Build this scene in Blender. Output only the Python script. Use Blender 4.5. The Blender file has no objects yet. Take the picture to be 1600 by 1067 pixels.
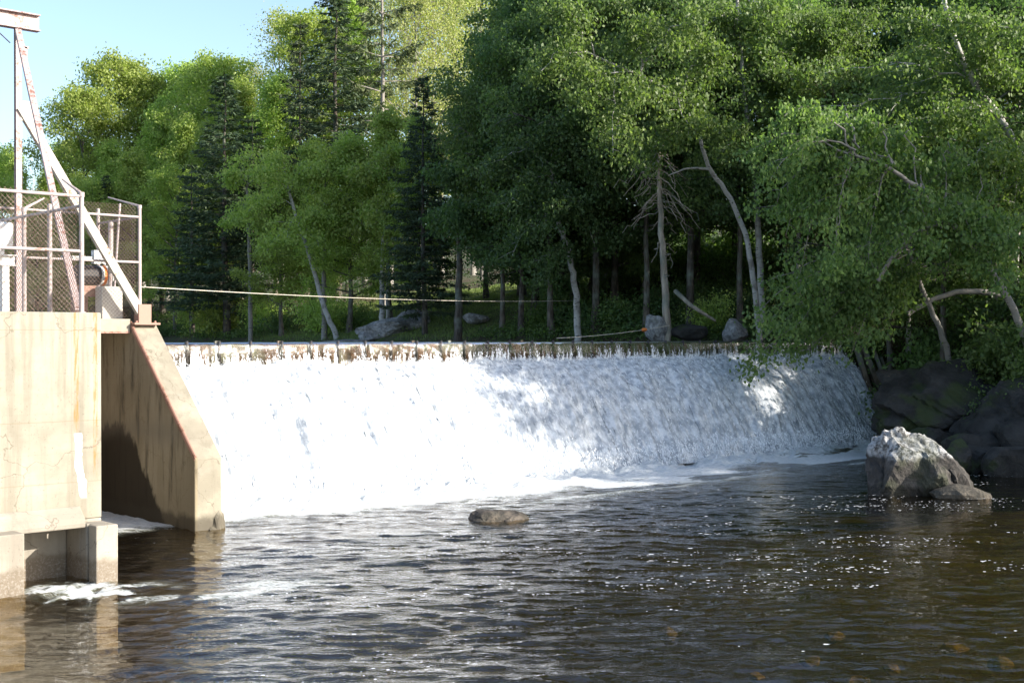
import bpy, math, random
import numpy as np
from mathutils import Vector, Matrix

random.seed(7)
RNG = np.random.default_rng(11)
S = bpy.context.scene
C = S.collection
H = 3.5                      # eye height above the lower pool
TH = math.radians(42.5)
FW = np.array([math.sin(TH), math.cos(TH)])     # view direction on the ground plan
RT = np.array([math.cos(TH), -math.sin(TH)])    # to the right of it
FPX = 2010.0

def gp(px, t):
    k = (px - 800) / FPX
    return (FW + k * RT) * t

def at(px, py, t):
    g = gp(px, t)
    return np.array([g[0], g[1], H - t * (py - 532) / FPX])

# ------------------------------------------------------------------ helpers
class MB:
    """collects shapes for ONE mesh object"""
    def __init__(s):
        s.v = []; s.f = []; s.n = 0
    def add(s, verts, faces):
        verts = np.asarray(verts, float)
        s.v.append(verts)
        s.f.extend([tuple(int(i) + s.n for i in f) for f in faces])
        s.n += len(verts)
    def box(s, lo, hi):
        x0, y0, z0 = lo; x1, y1, z1 = hi
        s.add([(x0,y0,z0),(x1,y0,z0),(x1,y1,z0),(x0,y1,z0),(x0,y0,z1),(x1,y0,z1),(x1,y1,z1),(x0,y1,z1)],
              [(0,3,2,1),(4,5,6,7),(0,1,5,4),(1,2,6,5),(2,3,7,6),(3,0,4,7)])
    def prism_x(s, prof, x0, x1):
        """outline in (y,z) extruded along x"""
        n = len(prof)
        v = [(x0, y, z) for y, z in prof] + [(x1, y, z) for y, z in prof]
        f = [tuple(range(n)), tuple(range(2*n-1, n-1, -1))]
        f += [(i, i+n, (i+1) % n + n, (i+1) % n) for i in range(n)]
        s.add(v, f)
    def prism_z(s, prof, z0, z1):
        n = len(prof)
        v = [(x, y, z0) for x, y in prof] + [(x, y, z1) for x, y in prof]
        f = [tuple(range(n-1, -1, -1)), tuple(range(n, 2*n))]
        f += [(i, (i+1) % n, (i+1) % n + n, i+n) for i in range(n)]
        s.add(v, f)
    def bar(s, a, b, w, h, up=(0,0,1)):
        """rectangular bar from a to b"""
        a = np.asarray(a, float); b = np.asarray(b, float)
        d = b - a; d /= np.linalg.norm(d)
        u = np.asarray(up, float); sd = np.cross(d, u); sd /= np.linalg.norm(sd); u = np.cross(sd, d)
        v = []
        for p in (a, b):
            for i, j in ((-1,-1),(1,-1),(1,1),(-1,1)):
                v.append(p + sd*i*w/2 + u*j*h/2)
        s.add(v, [(3,2,1,0),(4,5,6,7),(0,1,5,4),(1,2,6,5),(2,3,7,6),(3,0,4,7)])
    def tube(s, pts, rad, k=8, cap=True):
        pts = np.asarray(pts, float); n = len(pts)
        rad = np.full(n, rad, float) if np.isscalar(rad) else np.asarray(rad, float)
        tan = np.gradient(pts, axis=0) if n > 2 else np.repeat([pts[1]-pts[0]], 2, 0)
        tan /= np.linalg.norm(tan, axis=1)[:, None] + 1e-9
        ref = np.array([0.31, 0.2, 0.93]) if abs(tan[0][2]) < .8 else np.array([.9, .3, .1])
        a = np.cross(tan, ref); a /= np.linalg.norm(a, axis=1)[:, None] + 1e-9
        b = np.cross(tan, a)
        ang = np.arange(k) * 2*math.pi/k
        ring = pts[:, None, :] + rad[:, None, None] * (np.cos(ang)[None, :, None]*a[:, None, :] + np.sin(ang)[None, :, None]*b[:, None, :])
        f = []
        for i in range(n-1):
            for j in range(k):
                f.append((i*k+j, i*k+(j+1) % k, (i+1)*k+(j+1) % k, (i+1)*k+j))
        if cap:
            f.append(tuple(range(k))); f.append(tuple(range((n-1)*k+k-1, (n-1)*k-1, -1)))
        s.add(ring.reshape(-1, 3), f)
    def build(s, name, mat, parent=None, smooth=False, fix=True):
        me = bpy.data.meshes.new(name)
        me.from_pydata(np.concatenate(s.v).tolist(), [], s.f)
        if fix:
            import bmesh
            bm = bmesh.new(); bm.from_mesh(me)
            bmesh.ops.recalc_face_normals(bm, faces=bm.faces)
            bm.to_mesh(me); bm.free()
        if smooth: me.polygons.foreach_set('use_smooth', [True]*len(me.polygons))
        return link(name, me, mat, parent)

def link(name, me, mat, parent=None):
    o = bpy.data.objects.new(name, me); C.objects.link(o)
    if mat: me.materials.append(mat)
    if parent is not None: o.parent = parent
    return o

def quads_mesh(name, verts, nq, mat, parent=None, per=4):
    """fast mesh of nq separate polygons of `per` corners"""
    me = bpy.data.meshes.new(name)
    me.vertices.add(nq*per); me.vertices.foreach_set('co', np.ascontiguousarray(verts, dtype=np.float32).ravel())
    me.loops.add(nq*per); me.loops.foreach_set('vertex_index', np.arange(nq*per, dtype=np.int32))
    me.polygons.add(nq)
    me.polygons.foreach_set('loop_start', np.arange(nq, dtype=np.int32)*per)
    me.polygons.foreach_set('loop_total', np.full(nq, per, dtype=np.int32))
    me.update(calc_edges=True); me.validate()
    return link(name, me, mat, parent) if mat else me

def grid_mesh(name, P, mat, smooth=True, parent=None, uv=None, attr=None):
    """P: (ny,nx,3) points"""
    ny, nx = P.shape[:2]
    me = bpy.data.meshes.new(name)
    me.vertices.add(nx*ny); me.vertices.foreach_set('co', np.ascontiguousarray(P, dtype=np.float32).ravel())
    i = np.arange(nx*ny).reshape(ny, nx)
    q = np.stack([i[:-1, :-1], i[:-1, 1:], i[1:, 1:], i[1:, :-1]], -1).reshape(-1, 4)
    nq = len(q)
    me.loops.add(nq*4); me.loops.foreach_set('vertex_index', q.ravel().astype(np.int32))
    me.polygons.add(nq)
    me.polygons.foreach_set('loop_start', np.arange(nq, dtype=np.int32)*4)
    me.polygons.foreach_set('loop_total', np.full(nq, 4, dtype=np.int32))
    me.update(calc_edges=True)
    if smooth: me.polygons.foreach_set('use_smooth', np.ones(nq, dtype=bool))
    if uv is not None:
        l = me.uv_layers.new(name='flow')
        l.data.foreach_set('uv', uv.reshape(-1, 2)[q.ravel()].astype(np.float32).ravel())
    if attr:
        for k, a in attr.items():
            at_ = me.attributes.new(k, 'FLOAT', 'POINT')
            at_.data.foreach_set('value', np.ascontiguousarray(a, dtype=np.float32).ravel())
    return link(name, me, mat, parent)

def root(name, label, cat, loc=(0,0,0), group=None):
    o = bpy.data.objects.new(name, None); C.objects.link(o)
    o.location = loc; o['label'] = label; o['category'] = cat
    if group: o['group'] = group
    o.empty_display_size = .3
    return o

def tag(o, label=None, cat=None, group=None, kind=None):
    if label: o['label'] = label
    if cat: o['category'] = cat
    if group: o['group'] = group
    if kind: o['kind'] = kind
    return o

def hash2(ix, iy, seed):
    h = (ix.astype(np.int64)*374761393 + iy.astype(np.int64)*668265263 + seed*974634777) & 0xffffffff
    h = ((h ^ (h >> 13)) * 1274126177) & 0xffffffff
    h = (h ^ (h >> 16)) & 0xffffffff
    return h.astype(np.float64) / 4294967295.0

def vnoise(x, y, seed=0):
    x = np.asarray(x, float); y = np.asarray(y, float)
    ix = np.floor(x); iy = np.floor(y); fx = x-ix; fy = y-iy
    fx = fx*fx*fx*(fx*(fx*6-15)+10); fy = fy*fy*fy*(fy*(fy*6-15)+10)
    a = hash2(ix, iy, seed); b = hash2(ix+1, iy, seed); c = hash2(ix, iy+1, seed); d = hash2(ix+1, iy+1, seed)
    return (a*(1-fx)+b*fx)*(1-fy) + (c*(1-fx)+d*fx)*fy

def fbm(x, y, seed=0, o=4, g=.5):
    r = 0; a = 1; t = 0
    for i in range(o):
        r = r + a*vnoise(x*2**i+17.3*i, y*2**i-9.1*i, seed+i*13); t += a; a *= g
    return r/t

def sstep(a, b, x):
    t = np.clip((x-a)/(b-a), 0, 1); return t*t*(3-2*t)

# ------------------------------------------------------------------ materials
class NT:
    def __init__(s, name):
        s.m = bpy.data.materials.new(name); s.m.use_nodes = True
        s.t = s.m.node_tree; s.t.nodes.clear()
        s.out = s.t.nodes.new('ShaderNodeOutputMaterial')
    def n(s, typ, ins=None, **kw):
        nd = s.t.nodes.new('ShaderNode'+typ)
        for k, v in kw.items(): setattr(nd, k, v)
        for k, v in (ins or {}).items():
            sock = nd.inputs[k]
            if hasattr(v, 'links') or isinstance(v, bpy.types.NodeSocket): s.t.links.new(v, sock)
            elif isinstance(v, bpy.types.Node): s.t.links.new(v.outputs[0], sock)
            else: sock.default_value = v
        return nd
    def noise(s, vec, scale, detail=4, rough=.55, dist=0):
        return s.n('TexNoise', {'Vector': vec, 'Scale': scale, 'Detail': detail, 'Roughness': rough, 'Distortion': dist}).outputs[0]
    def map(s, vec, sc=(1,1,1), loc=(0,0,0)):
        return s.n('Mapping', {'Vector': vec, 'Scale': sc, 'Location': loc}).outputs[0]
    def ramp(s, fac, a, b, ca=(0,0,0,1), cb=(1,1,1,1)):
        r = s.n('MapRange', {'Value': fac, 'From Min': a, 'From Max': b}, interpolation_type='SMOOTHSTEP').outputs[0]
        if ca == (0,0,0,1) and cb == (1,1,1,1): return r
        return s.mix(r, ca, cb)
    def mix(s, fac, a, b, mode='MIX'):
        nd = s.n('Mix', data_type='RGBA', blend_type=mode)
        for i, v in ((0, fac), (6, a), (7, b)):
            if isinstance(v, bpy.types.NodeSocket): s.t.links.new(v, nd.inputs[i])
            elif i == 0: nd.inputs[0].default_value = v
            else: nd.inputs[i].default_value = tuple(v) if len(v) == 4 else (*v, 1)
        return nd.outputs[2]
    def math(s, op, a, b=0.0, c=None):
        nd = s.n('Math', operation=op)
        for i, v in enumerate((a, b) if c is None else (a, b, c)):
            if isinstance(v, bpy.types.NodeSocket): s.t.links.new(v, nd.inputs[i])
            else: nd.inputs[i].default_value = v
        return nd.outputs[0]
    def bump(s, h, strength=.3, dist=.02, normal=None):
        nd = s.n('Bump', {'Height': h, 'Strength': strength, 'Distance': dist})
        if normal is not None: s.t.links.new(normal, nd.inputs['Normal'])
        return nd.outputs[0]
    def pos(s): return s.n('NewGeometry').outputs['Position']
    def obj(s): return s.n('TexCoord').outputs['Object']
    def xyz(s, v):
        nd = s.n('SeparateXYZ', {0: v}); return nd.outputs[0], nd.outputs[1], nd.outputs[2]
    def surf(s, sh):
        s.t.links.new(sh.outputs[0] if isinstance(sh, bpy.types.Node) else sh, s.out.inputs[0]); return s.m
    def pbr(s, col, rough=.8, normal=None, spec=.3, metal=0.0):
        nd = s.n('BsdfPrincipled')
        for k, v in (('Base Color', col), ('Roughness', rough), ('Specular IOR Level', spec), ('Metallic', metal)):
            if isinstance(v, bpy.types.NodeSocket): s.t.links.new(v, nd.inputs[k])
            else: nd.inputs[k].default_value = (*v, 1) if k == 'Base Color' and len(v) == 3 else v
        if normal is not None: s.t.links.new(normal, nd.inputs['Normal'])
        return nd

def mat_leaf(name, a, b, trans=.45, hue=.012, gloss=.5):
    t = NT(name)
    ri = t.n('NewGeometry').outputs['Random Per Island']
    oi = t.n('ObjectInfo').outputs['Random']
    col = t.mix(ri, a, b)
    hs = t.n('HueSaturation', {'Color': col, 'Hue': t.math('MULTIPLY_ADD', oi, hue*2, .5-hue), 'Value': t.math('MULTIPLY_ADD', oi, .35, .87)}).outputs[0]
    p = t.pbr(hs, gloss, spec=.3)
    tc = t.mix(1.0, hs, (1.4, 1.55, .75, 1), 'MULTIPLY')
    tr = t.n('BsdfTranslucent', {'Color': tc})
    return t.surf(t.n('MixShader', {0: trans, 1: p.outputs[0], 2: tr.outputs[0]}))

def mat_bark(name, a, b, scale=9):
    t = NT(name); o = t.obj()
    n = t.noise(t.map(o, (1, 1, .18)), scale, 6, .65)
    n2 = t.noise(o, 1.3, 3)
    col = t.mix(t.ramp(n, .35, .65), a, b)
    col = t.mix(t.ramp(n2, .45, .7), col, (.16, .18, .15))
    return t.surf(t.pbr(col, .9, t.bump(n, .8, .04)))

def mat_birch(name, white=(.40, .385, .36), dark=(.05, .045, .04)):
    t = NT(name); o = t.obj()
    n = t.noise(t.map(o, (2.5, 2.5, 9)), 2.0, 5, .6)
    n2 = t.noise(t.map(o, (1, 1, 1.2)), 1.6, 4)
    col = t.mix(t.ramp(n, .56, .66), white, dark)
    col = t.mix(t.ramp(n2, .5, .68), col, (.2, .18, .16))
    return t.surf(t.pbr(col, .75, t.bump(n, .4, .02)))

def mat_rock(name, a, b, moss=0.0, wet_z=None, cap=None):
    t = NT(name); p = t.pos(); x, y, z = t.xyz(p)
    n = t.noise(p, 1.6, 7, .62); n2 = t.noise(p, 9, 8, .7); n3 = t.noise(p, .9, 4)
    col = t.mix(t.ramp(n, .35, .65), a, b)
    col = t.mix(t.ramp(n2, .4, .62), t.mix(.55, col, (.03, .03, .03)), col)
    if cap is not None:
        zz = t.math('ADD', z, t.math('MULTIPLY', t.math('SUBTRACT', n, .5), .5))
        m = t.ramp(zz, cap-.06, cap+.08)
        m = t.math('MULTIPLY', m, t.ramp(t.noise(p, 6, 9, .8), .40, .56))
        col = t.mix(m, col, (.40, .40, .40))
    if moss > 0:
        col = t.mix(t.math('MULTIPLY', t.ramp(n3, .5, .62), moss), col, (.035, .05, .015))
    rough = .85
    if wet_z is not None:
        w = t.ramp(t.math('ADD', z, t.math('MULTIPLY', n2, .12)), wet_z+.12, wet_z)
        col = t.mix(t.math('MULTIPLY', w, .7), col, (.02, .018, .014))
    vor = t.n('TexVoronoi', {'Vector': p, 'Scale': 1.3}, feature='DISTANCE_TO_EDGE').outputs[0]
    h = t.math('ADD', t.math('ADD', t.math('MULTIPLY', n, .8), t.math('MULTIPLY', n2, .5)), t.math('MULTIPLY', t.ramp(vor, 0, .04), .08))
    return t.surf(t.pbr(col, rough, t.bump(h, .9, .12)))

def mat_concrete(name, base=(.32, .298, .242), dark=(.165, .148, .115), kind=None, stain=1.0):
    t = NT(name); p = t.pos(); x, y, z = t.xyz(p)
    big = t.noise(p, .55, 5, .6); mid = t.noise(p, 3.2, 6, .65); fine = t.noise(p, 42, 4, .7)
    drip = t.noise(t.map(p, (3.2, 3.2, .22)), 1.4, 6, .65)
    col = t.mix(t.math('MULTIPLY', t.ramp(big, .42, .62), .6*stain), base, dark)
    col = t.mix(t.math('MULTIPLY', t.ramp(drip, .48, .66), .55*stain), col, dark)
    col = t.mix(t.math('MULTIPLY', t.ramp(mid, .56, .72), .35*stain), col, (.28, .26, .22))
    bl = t.math('ABSOLUTE', t.math('SUBTRACT', t.math('FRACT', t.math('ADD', t.math('DIVIDE', z, .29), t.math('MULTIPLY', mid, .05))), .5))
    col = t.mix(t.math('MULTIPLY', t.ramp(bl, .03, .0), .16), col, dark)
    ck = t.n('TexVoronoi', {'Vector': t.n('VectorMath', {0: p, 1: t.n('TexNoise', {'Vector': p, 'Scale': 1.7, 'Detail': 5}).outputs[1]}, operation='ADD').outputs[0], 'Scale': .62}, feature='DISTANCE_TO_EDGE').outputs[0]
    col = t.mix(t.math('MULTIPLY', t.ramp(ck, .006, .0015), .5*stain), col, (.09, .075, .055))
    pit = t.ramp(fine, .61, .68)
    col = t.mix(t.math('MULTIPLY', pit, .55), col, (.10, .085, .065))
    h = t.math('SUBTRACT', t.math('MULTIPLY', mid, .35), t.math('MULTIPLY', pit, .5))
    if kind == 'front':
        # lift lines left by the formwork
        for zl in (3.665, 2.34, 1.45):
            d = t.math('ABSOLUTE', t.math('SUBTRACT', t.math('ADD', z, t.math('MULTIPLY', t.math('SUBTRACT', mid, .5), .02)), zl))
            col = t.mix(t.math('MULTIPLY', t.ramp(d, .012, .003), .45), col, (.2, .16, .11))
        dx = t.math('ABSOLUTE', t.math('SUBTRACT', x, 7.93))
        col = t.mix(t.math('MULTIPLY', t.ramp(dx, .008, .002), .35), col, (.2, .16, .11))
        # rust runs
        rn = t.noise(t.map(p, (9, 9, 1.0)), 3.5, 7, .75)
        for xc, wd, zb in ((8.0, .055, 2.15), (8.29, .045, 1.5)):
            d = t.math('ABSOLUTE', t.math('SUBTRACT', x, xc))
            m = t.math('MULTIPLY', t.ramp(d, wd, wd*.45), t.ramp(rn, .40, .60))
            m = t.math('MULTIPLY', m, t.ramp(z, zb-.15, zb+.3))
            m = t.math('MULTIPLY', m, .85)
            col = t.mix(m, col, (.36, .15, .045))
        # white lime crust under the first run
        xc = t.math('ADD', 8.03, t.math('MULTIPLY', t.math('MAXIMUM', t.math('SUBTRACT', 1.75, z), 0.0), .16))
        d = t.math('ABSOLUTE', t.math('SUBTRACT', x, t.math('ADD', xc, t.math('MULTIPLY', t.math('SUBTRACT', t.noise(t.map(p, (1, 1, 1)), 6, 3), .5), .10))))
        m = t.math('MULTIPLY', t.ramp(d, .060, .045), t.math('MULTIPLY', t.ramp(z, 2.17, 2.13), t.ramp(z, 1.18, 1.3)))
        col = t.mix(m, col, (.86, .86, .84))
        # damp foot
        col = t.mix(t.math('MULTIPLY', t.ramp(t.math('ADD', z, t.math('MULTIPLY', mid, .5)), 1.55, .95), .45), col, (.25, .22, .17))
    if kind == 'buttress':
        # soaked lower part of the inner side, as high as the water used to stand
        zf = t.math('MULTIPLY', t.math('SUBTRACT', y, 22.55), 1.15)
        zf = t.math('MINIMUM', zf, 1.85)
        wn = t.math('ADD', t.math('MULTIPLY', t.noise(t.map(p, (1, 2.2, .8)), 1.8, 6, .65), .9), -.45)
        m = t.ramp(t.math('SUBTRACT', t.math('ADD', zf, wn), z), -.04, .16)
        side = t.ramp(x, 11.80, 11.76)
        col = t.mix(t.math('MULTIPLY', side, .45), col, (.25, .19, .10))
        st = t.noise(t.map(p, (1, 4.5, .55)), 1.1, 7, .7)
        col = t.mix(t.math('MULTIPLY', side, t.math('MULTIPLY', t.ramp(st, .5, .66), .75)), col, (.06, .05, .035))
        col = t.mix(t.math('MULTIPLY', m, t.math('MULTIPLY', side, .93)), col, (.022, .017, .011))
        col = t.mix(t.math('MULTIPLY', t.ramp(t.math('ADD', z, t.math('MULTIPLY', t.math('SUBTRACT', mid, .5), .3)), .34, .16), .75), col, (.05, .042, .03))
        # grime band on the slope
        yb = t.math('ABSOLUTE', t.math('SUBTRACT', z, 1.75))
        col = t.mix(t.math('MULTIPLY', t.ramp(t.math('ADD', yb, t.math('MULTIPLY', big, .8)), .85, .3), .55), col, (.16, .14, .11))
    if kind == 'pier':
        zw = t.math('ADD', z, t.math('MULTIPLY', t.math('SUBTRACT', mid, .5), .25))
        col = t.mix(t.math('MULTIPLY', t.ramp(zw, .42, .3), .75), col, (.13, .10, .07))
        col = t.mix(t.math('MULTIPLY', t.ramp(t.noise(p, 26, 6, .8), .5, .58), t.ramp(zw, .5, .2)), col, (.24, .215, .18))
    return t.surf(t.pbr(col, .9, t.bump(h, .5, .02), .25))

def mat_paint(name, paint, rust=(.23, .09, .045), amount=.5, rough=.6, fine=14):
    t = NT(name); o = t.pos()
    n = t.noise(o, fine, 7, .7); b = t.noise(o, 2.2, 4)
    m = t.ramp(t.math('ADD', t.math('MULTIPLY', n, .6), t.math('MULTIPLY', b, .4)), .62-.2*amount, .70-.2*amount)
    col = t.mix(m, paint, rust)
    return t.surf(t.pbr(col, rough, t.bump(n, .3, .01), .4))

M = {}
M['front'] = mat_concrete('cream_concrete', kind='front', stain=1.0)  # cream tone is the concrete's own colour
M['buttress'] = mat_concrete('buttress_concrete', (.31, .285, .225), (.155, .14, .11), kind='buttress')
M['pier'] = mat_concrete('pier_concrete', (.33, .30, .25), (.19, .17, .14), kind='pier')
M['concrete'] = mat_concrete('plain_concrete', (.36, .315, .24), (.22, .19, .15))
M['lime'] = mat_concrete('pale_concrete', (.55, .52, .47), (.4, .38, .34), stain=.5)
M['galv'] = mat_paint('galvanised_pipe', (.38, .325, .315), (.22, .12, .085), .42, .6)
M['wire'] = mat_paint('fence_wire', (.17, .125, .10), (.09, .05, .032), .6, .8)
M['frame'] = mat_paint('frame_paint', (.36, .285, .28), (.20, .095, .07), .5)
M['brace'] = mat_paint('brace_paint', (.42, .385, .335), (.24, .12, .075), .38)
M['rust'] = mat_paint('rusty_steel', (.30, .17, .13), (.17, .08, .05), .5)
M['white'] = mat_paint('white_paint', (.68, .67, .65), (.3, .16, .1), .12)
M['black'] = mat_paint('dark_steel', (.03, .03, .035), (.06, .04, .03), .3)
M['orange'] = mat_paint('orange_plastic', (.75, .22, .05), (.6, .2, .08), .1)
M['cable'] = mat_paint('wire_rope', (.55, .50, .42), (.35, .28, .2), .2)
M['bark'] = mat_bark('grey_brown_bark', (.05, .04, .032), (.16, .135, .11))
M['bark_dark'] = mat_bark('dark_bark', (.03, .025, .02), (.10, .082, .066))
M['bark_dead'] = mat_bark('dead_wood', (.20, .165, .13), (.42, .36, .29), 7)
M['birch'] = mat_birch('birch_bark')
M['bark_grey'] = mat_birch('pale_grey_bark', (.24, .222, .198), (.06, .05, .042))
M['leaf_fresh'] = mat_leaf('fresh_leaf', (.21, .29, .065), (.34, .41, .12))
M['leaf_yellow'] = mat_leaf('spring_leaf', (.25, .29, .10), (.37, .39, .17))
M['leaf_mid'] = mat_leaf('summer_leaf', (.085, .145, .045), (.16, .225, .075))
M['leaf_dark'] = mat_leaf('shade_leaf', (.06, .108, .04), (.11, .168, .063))  # with summer_leaf and birch_leaf, darkened to put the right bank's shade into colour
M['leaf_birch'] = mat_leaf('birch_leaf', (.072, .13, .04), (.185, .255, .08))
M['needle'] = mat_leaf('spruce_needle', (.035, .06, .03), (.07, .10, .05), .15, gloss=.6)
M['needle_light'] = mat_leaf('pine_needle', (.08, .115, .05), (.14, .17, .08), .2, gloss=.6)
M['fern'] = mat_leaf('undergrowth_leaf', (.06, .10, .028), (.12, .175, .05), .35)
M['grass'] = mat_leaf('grass_blade', (.11, .16, .04), (.18, .225, .065), .3)
M['twig'] = mat_bark('dead_twig', (.12, .10, .085), (.24, .2, .17))
M['rock'] = mat_rock('bank_rock', (.012, .0115, .010), (.05, .048, .044), .8)  # near-black base puts the right bank's deep shade into the rock colour
M['rock_pale'] = mat_rock('pale_granite', (.24, .235, .23), (.40, .395, .39), .25)
M['boulder'] = mat_rock('river_boulder', (.045, .04, .036), (.12, .108, .098), .4, wet_z=.22, cap=.85)
M['rock_wet'] = mat_rock('wet_rock', (.05, .043, .036), (.13, .11, .09), .1, wet_z=-.06)
M['stone_gold'] = mat_rock('golden_stone', (.06, .05, .02), (.21, .155, .05))
M['timber'] = mat_bark('old_timber', (.06, .048, .034), (.17, .135, .10), 6)
M['board'] = mat_bark('wet_board', (.045, .027, .017), (.13, .078, .05), 6)

# ------------------------------------------------------------------ terrain and water
SHORE = np.array([(31, -40), (31, 0), (31.4, 8), (32, 13), (33, 16.3), (34.6, 19), (37.2, 22), (39.9, 25.2), (40.2, 26.2),
                  (38.8, 28.3), (36.4, 32.1), (35.4, 38.3), (35.1, 46.6), (36.2, 56.4), (37, 67.9), (37.2, 81), (35.5, 95),
                  (29, 110), (14, 125), (-12, 138), (-60, 150)], float)

def shore_dist(x, y):
    """signed distance to the right bank line, positive on land"""
    x = np.asarray(x, float); y = np.asarray(y, float)
    best = np.full(x.shape, 1e9); sign = np.ones(x.shape)
    for a, b in zip(SHORE[:-1], SHORE[1:]):
        d = b-a; L2 = d@d
        t = np.clip(((x-a[0])*d[0]+(y-a[1])*d[1])/L2, 0, 1)
        qx = x-(a[0]+t*d[0]); qy = y-(a[1]+t*d[1])
        dist = np.hypot(qx, qy)
        cr = d[0]*qy-d[1]*qx
        m = dist < best-1e-9
        best = np.where(m, dist, best); sign = np.where(m, np.where(cr < 0, 1., -1.), sign)
    return best*sign

def terr(x, y):
    x = np.asarray(x, float); y = np.asarray(y, float)
    d = shore_dist(x, y)
    up = sstep(25.2, 26.4, y)
    hill = .8*sstep(.3, 5, d) + .17*np.clip(d, 0, 200) - .0006*np.clip(d, 0, 120)**2
    bumps = (fbm(x*.25, y*.25, 3)-.5)*1.0*sstep(0.5, 6, d) + (fbm(x*.9, y*.9, 9)-.5)*.35*sstep(.3, 3, d)
    zu = 2.2 + 1.38*sstep(-1.2, .6, d) + hill + bumps
    bed = -1.0 + .62*sstep(12, 19, x)*sstep(19, 12, y) + (fbm(x*1.1, y*1.1, 5)-.5)*.25
    zl = bed*(1-sstep(-.6, .6, d)) + (0.2+3.2*sstep(.3, 4.2, d) + hill*1.1 + bumps)*sstep(-.6, .6, d)
    return zl*(1-up) + zu*up

def gz(x, y): return float(terr(np.array([x]), np.array([y]))[0])

def build_ground():
    a = np.concatenate([np.linspace(-160, -12, 22), np.arange(-10, 60, .6), np.linspace(62, 120, 30), np.linspace(126, 400, 24)])
    b = np.concatenate([np.linspace(-120, -6, 18), np.arange(-4, 75, .6), np.linspace(77, 170, 48), np.linspace(178, 420, 20)])
    X, Y = np.meshgrid(a, b)
    Z = terr(X, Y)
    lawn = sstep(.2, 1.2, shore_dist(X, Y))*sstep(41, 45, Y)*sstep(62, 56, Y)*sstep(13, 9, shore_dist(X, Y))
    t = NT('forest_floor'); p = t.pos(); x, y, z = t.xyz(p)
    n = t.noise(p, 1.1, 6, .65); n2 = t.noise(p, 8, 6, .7)
    col = t.mix(t.ramp(n2, .35, .65), (.035, .028, .018), (.11, .085, .056))
    col = t.mix(t.ramp(n, .42, .6), col, (.05, .075, .022))
    la = t.n('Attribute', attribute_name='lawn').outputs['Fac']
    col = t.mix(la, col, t.mix(t.ramp(n2, .3, .7), (.07, .105, .025), (.14, .165, .05)))
    bed = t.mix(t.ramp(n2, .35, .6), (.018, .017, .008), (.058, .052, .024))
    vo = t.n('TexVoronoi', {'Vector': p, 'Scale': 2.6}).outputs
    bed = t.mix(.5, bed, t.mix(vo[1], (.014, .013, .006), (.08, .066, .028)))
    bed = t.mix(t.ramp(z, -.62, -.85), bed, (.022, .017, .010))
    m = t.ramp(z, .25, -.05)
    m = t.math('MULTIPLY', m, t.ramp(y, 26.4, 26))
    col = t.mix(m, col, bed)
    mat = t.surf(t.pbr(col, .95, t.bump(t.math('ADD', n2, n), .8, .15)))
    o = grid_mesh('ground', np.stack([X, Y, Z], -1), mat, attr={'lawn': lawn})
    tag(o, 'brown and green forest floor and stony river bed', 'ground', kind='structure')

def foam_mask(x, y):
    """where the plunge leaves foam on the pool: 0..1"""
    edge = 22.0 + 1.0*sstep(22, 36, x) + (fbm(x*.45, y*.3, 31)-.5)*2.0 - .5*sstep(16, 22, x)*sstep(34, 26, x)
    f = sstep(-.9, .9, y-edge)
    tend = sstep(.46, .62, fbm(x*.35+y*.18, y*1.5, 44, 5))*sstep(18.6, 22.6, y)*1.0
    tend *= sstep(16, 19, x)
    # turbulence below the sluice outlet
    r = np.hypot((x-7.75)/1.5, (y-16.9)/1.0)
    out = sstep(1.25, .2, r)*sstep(.40, .64, fbm(x*1.8+y*.7, y*2.6, 77, 5))*.62
    r0 = np.hypot((x-7.6)/.9, (y-17.5)/.9)
    out = np.maximum(out, sstep(1.1, .1, r0)*(.35+.6*sstep(.35, .6, fbm(x*3.5, y*4, 78, 4))))
    r2 = np.hypot((x-9.3)/2.4, (y-15.9)/1.1)
    out = np.maximum(out, sstep(1.15, .1, r2)*sstep(.42, .66, fbm(x*.9+y*.3, y*3.0, 79, 5))*.5)
    # fizz along the foot of the buttress bay
    bay = sstep(25.5, 24.6, y)*sstep(24.0, 24.8, y)*sstep(11.6, 11.2, x)*.35
    return np.clip(np.maximum(np.maximum(f, tend), np.maximum(out, bay)), 0, 1)

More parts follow.
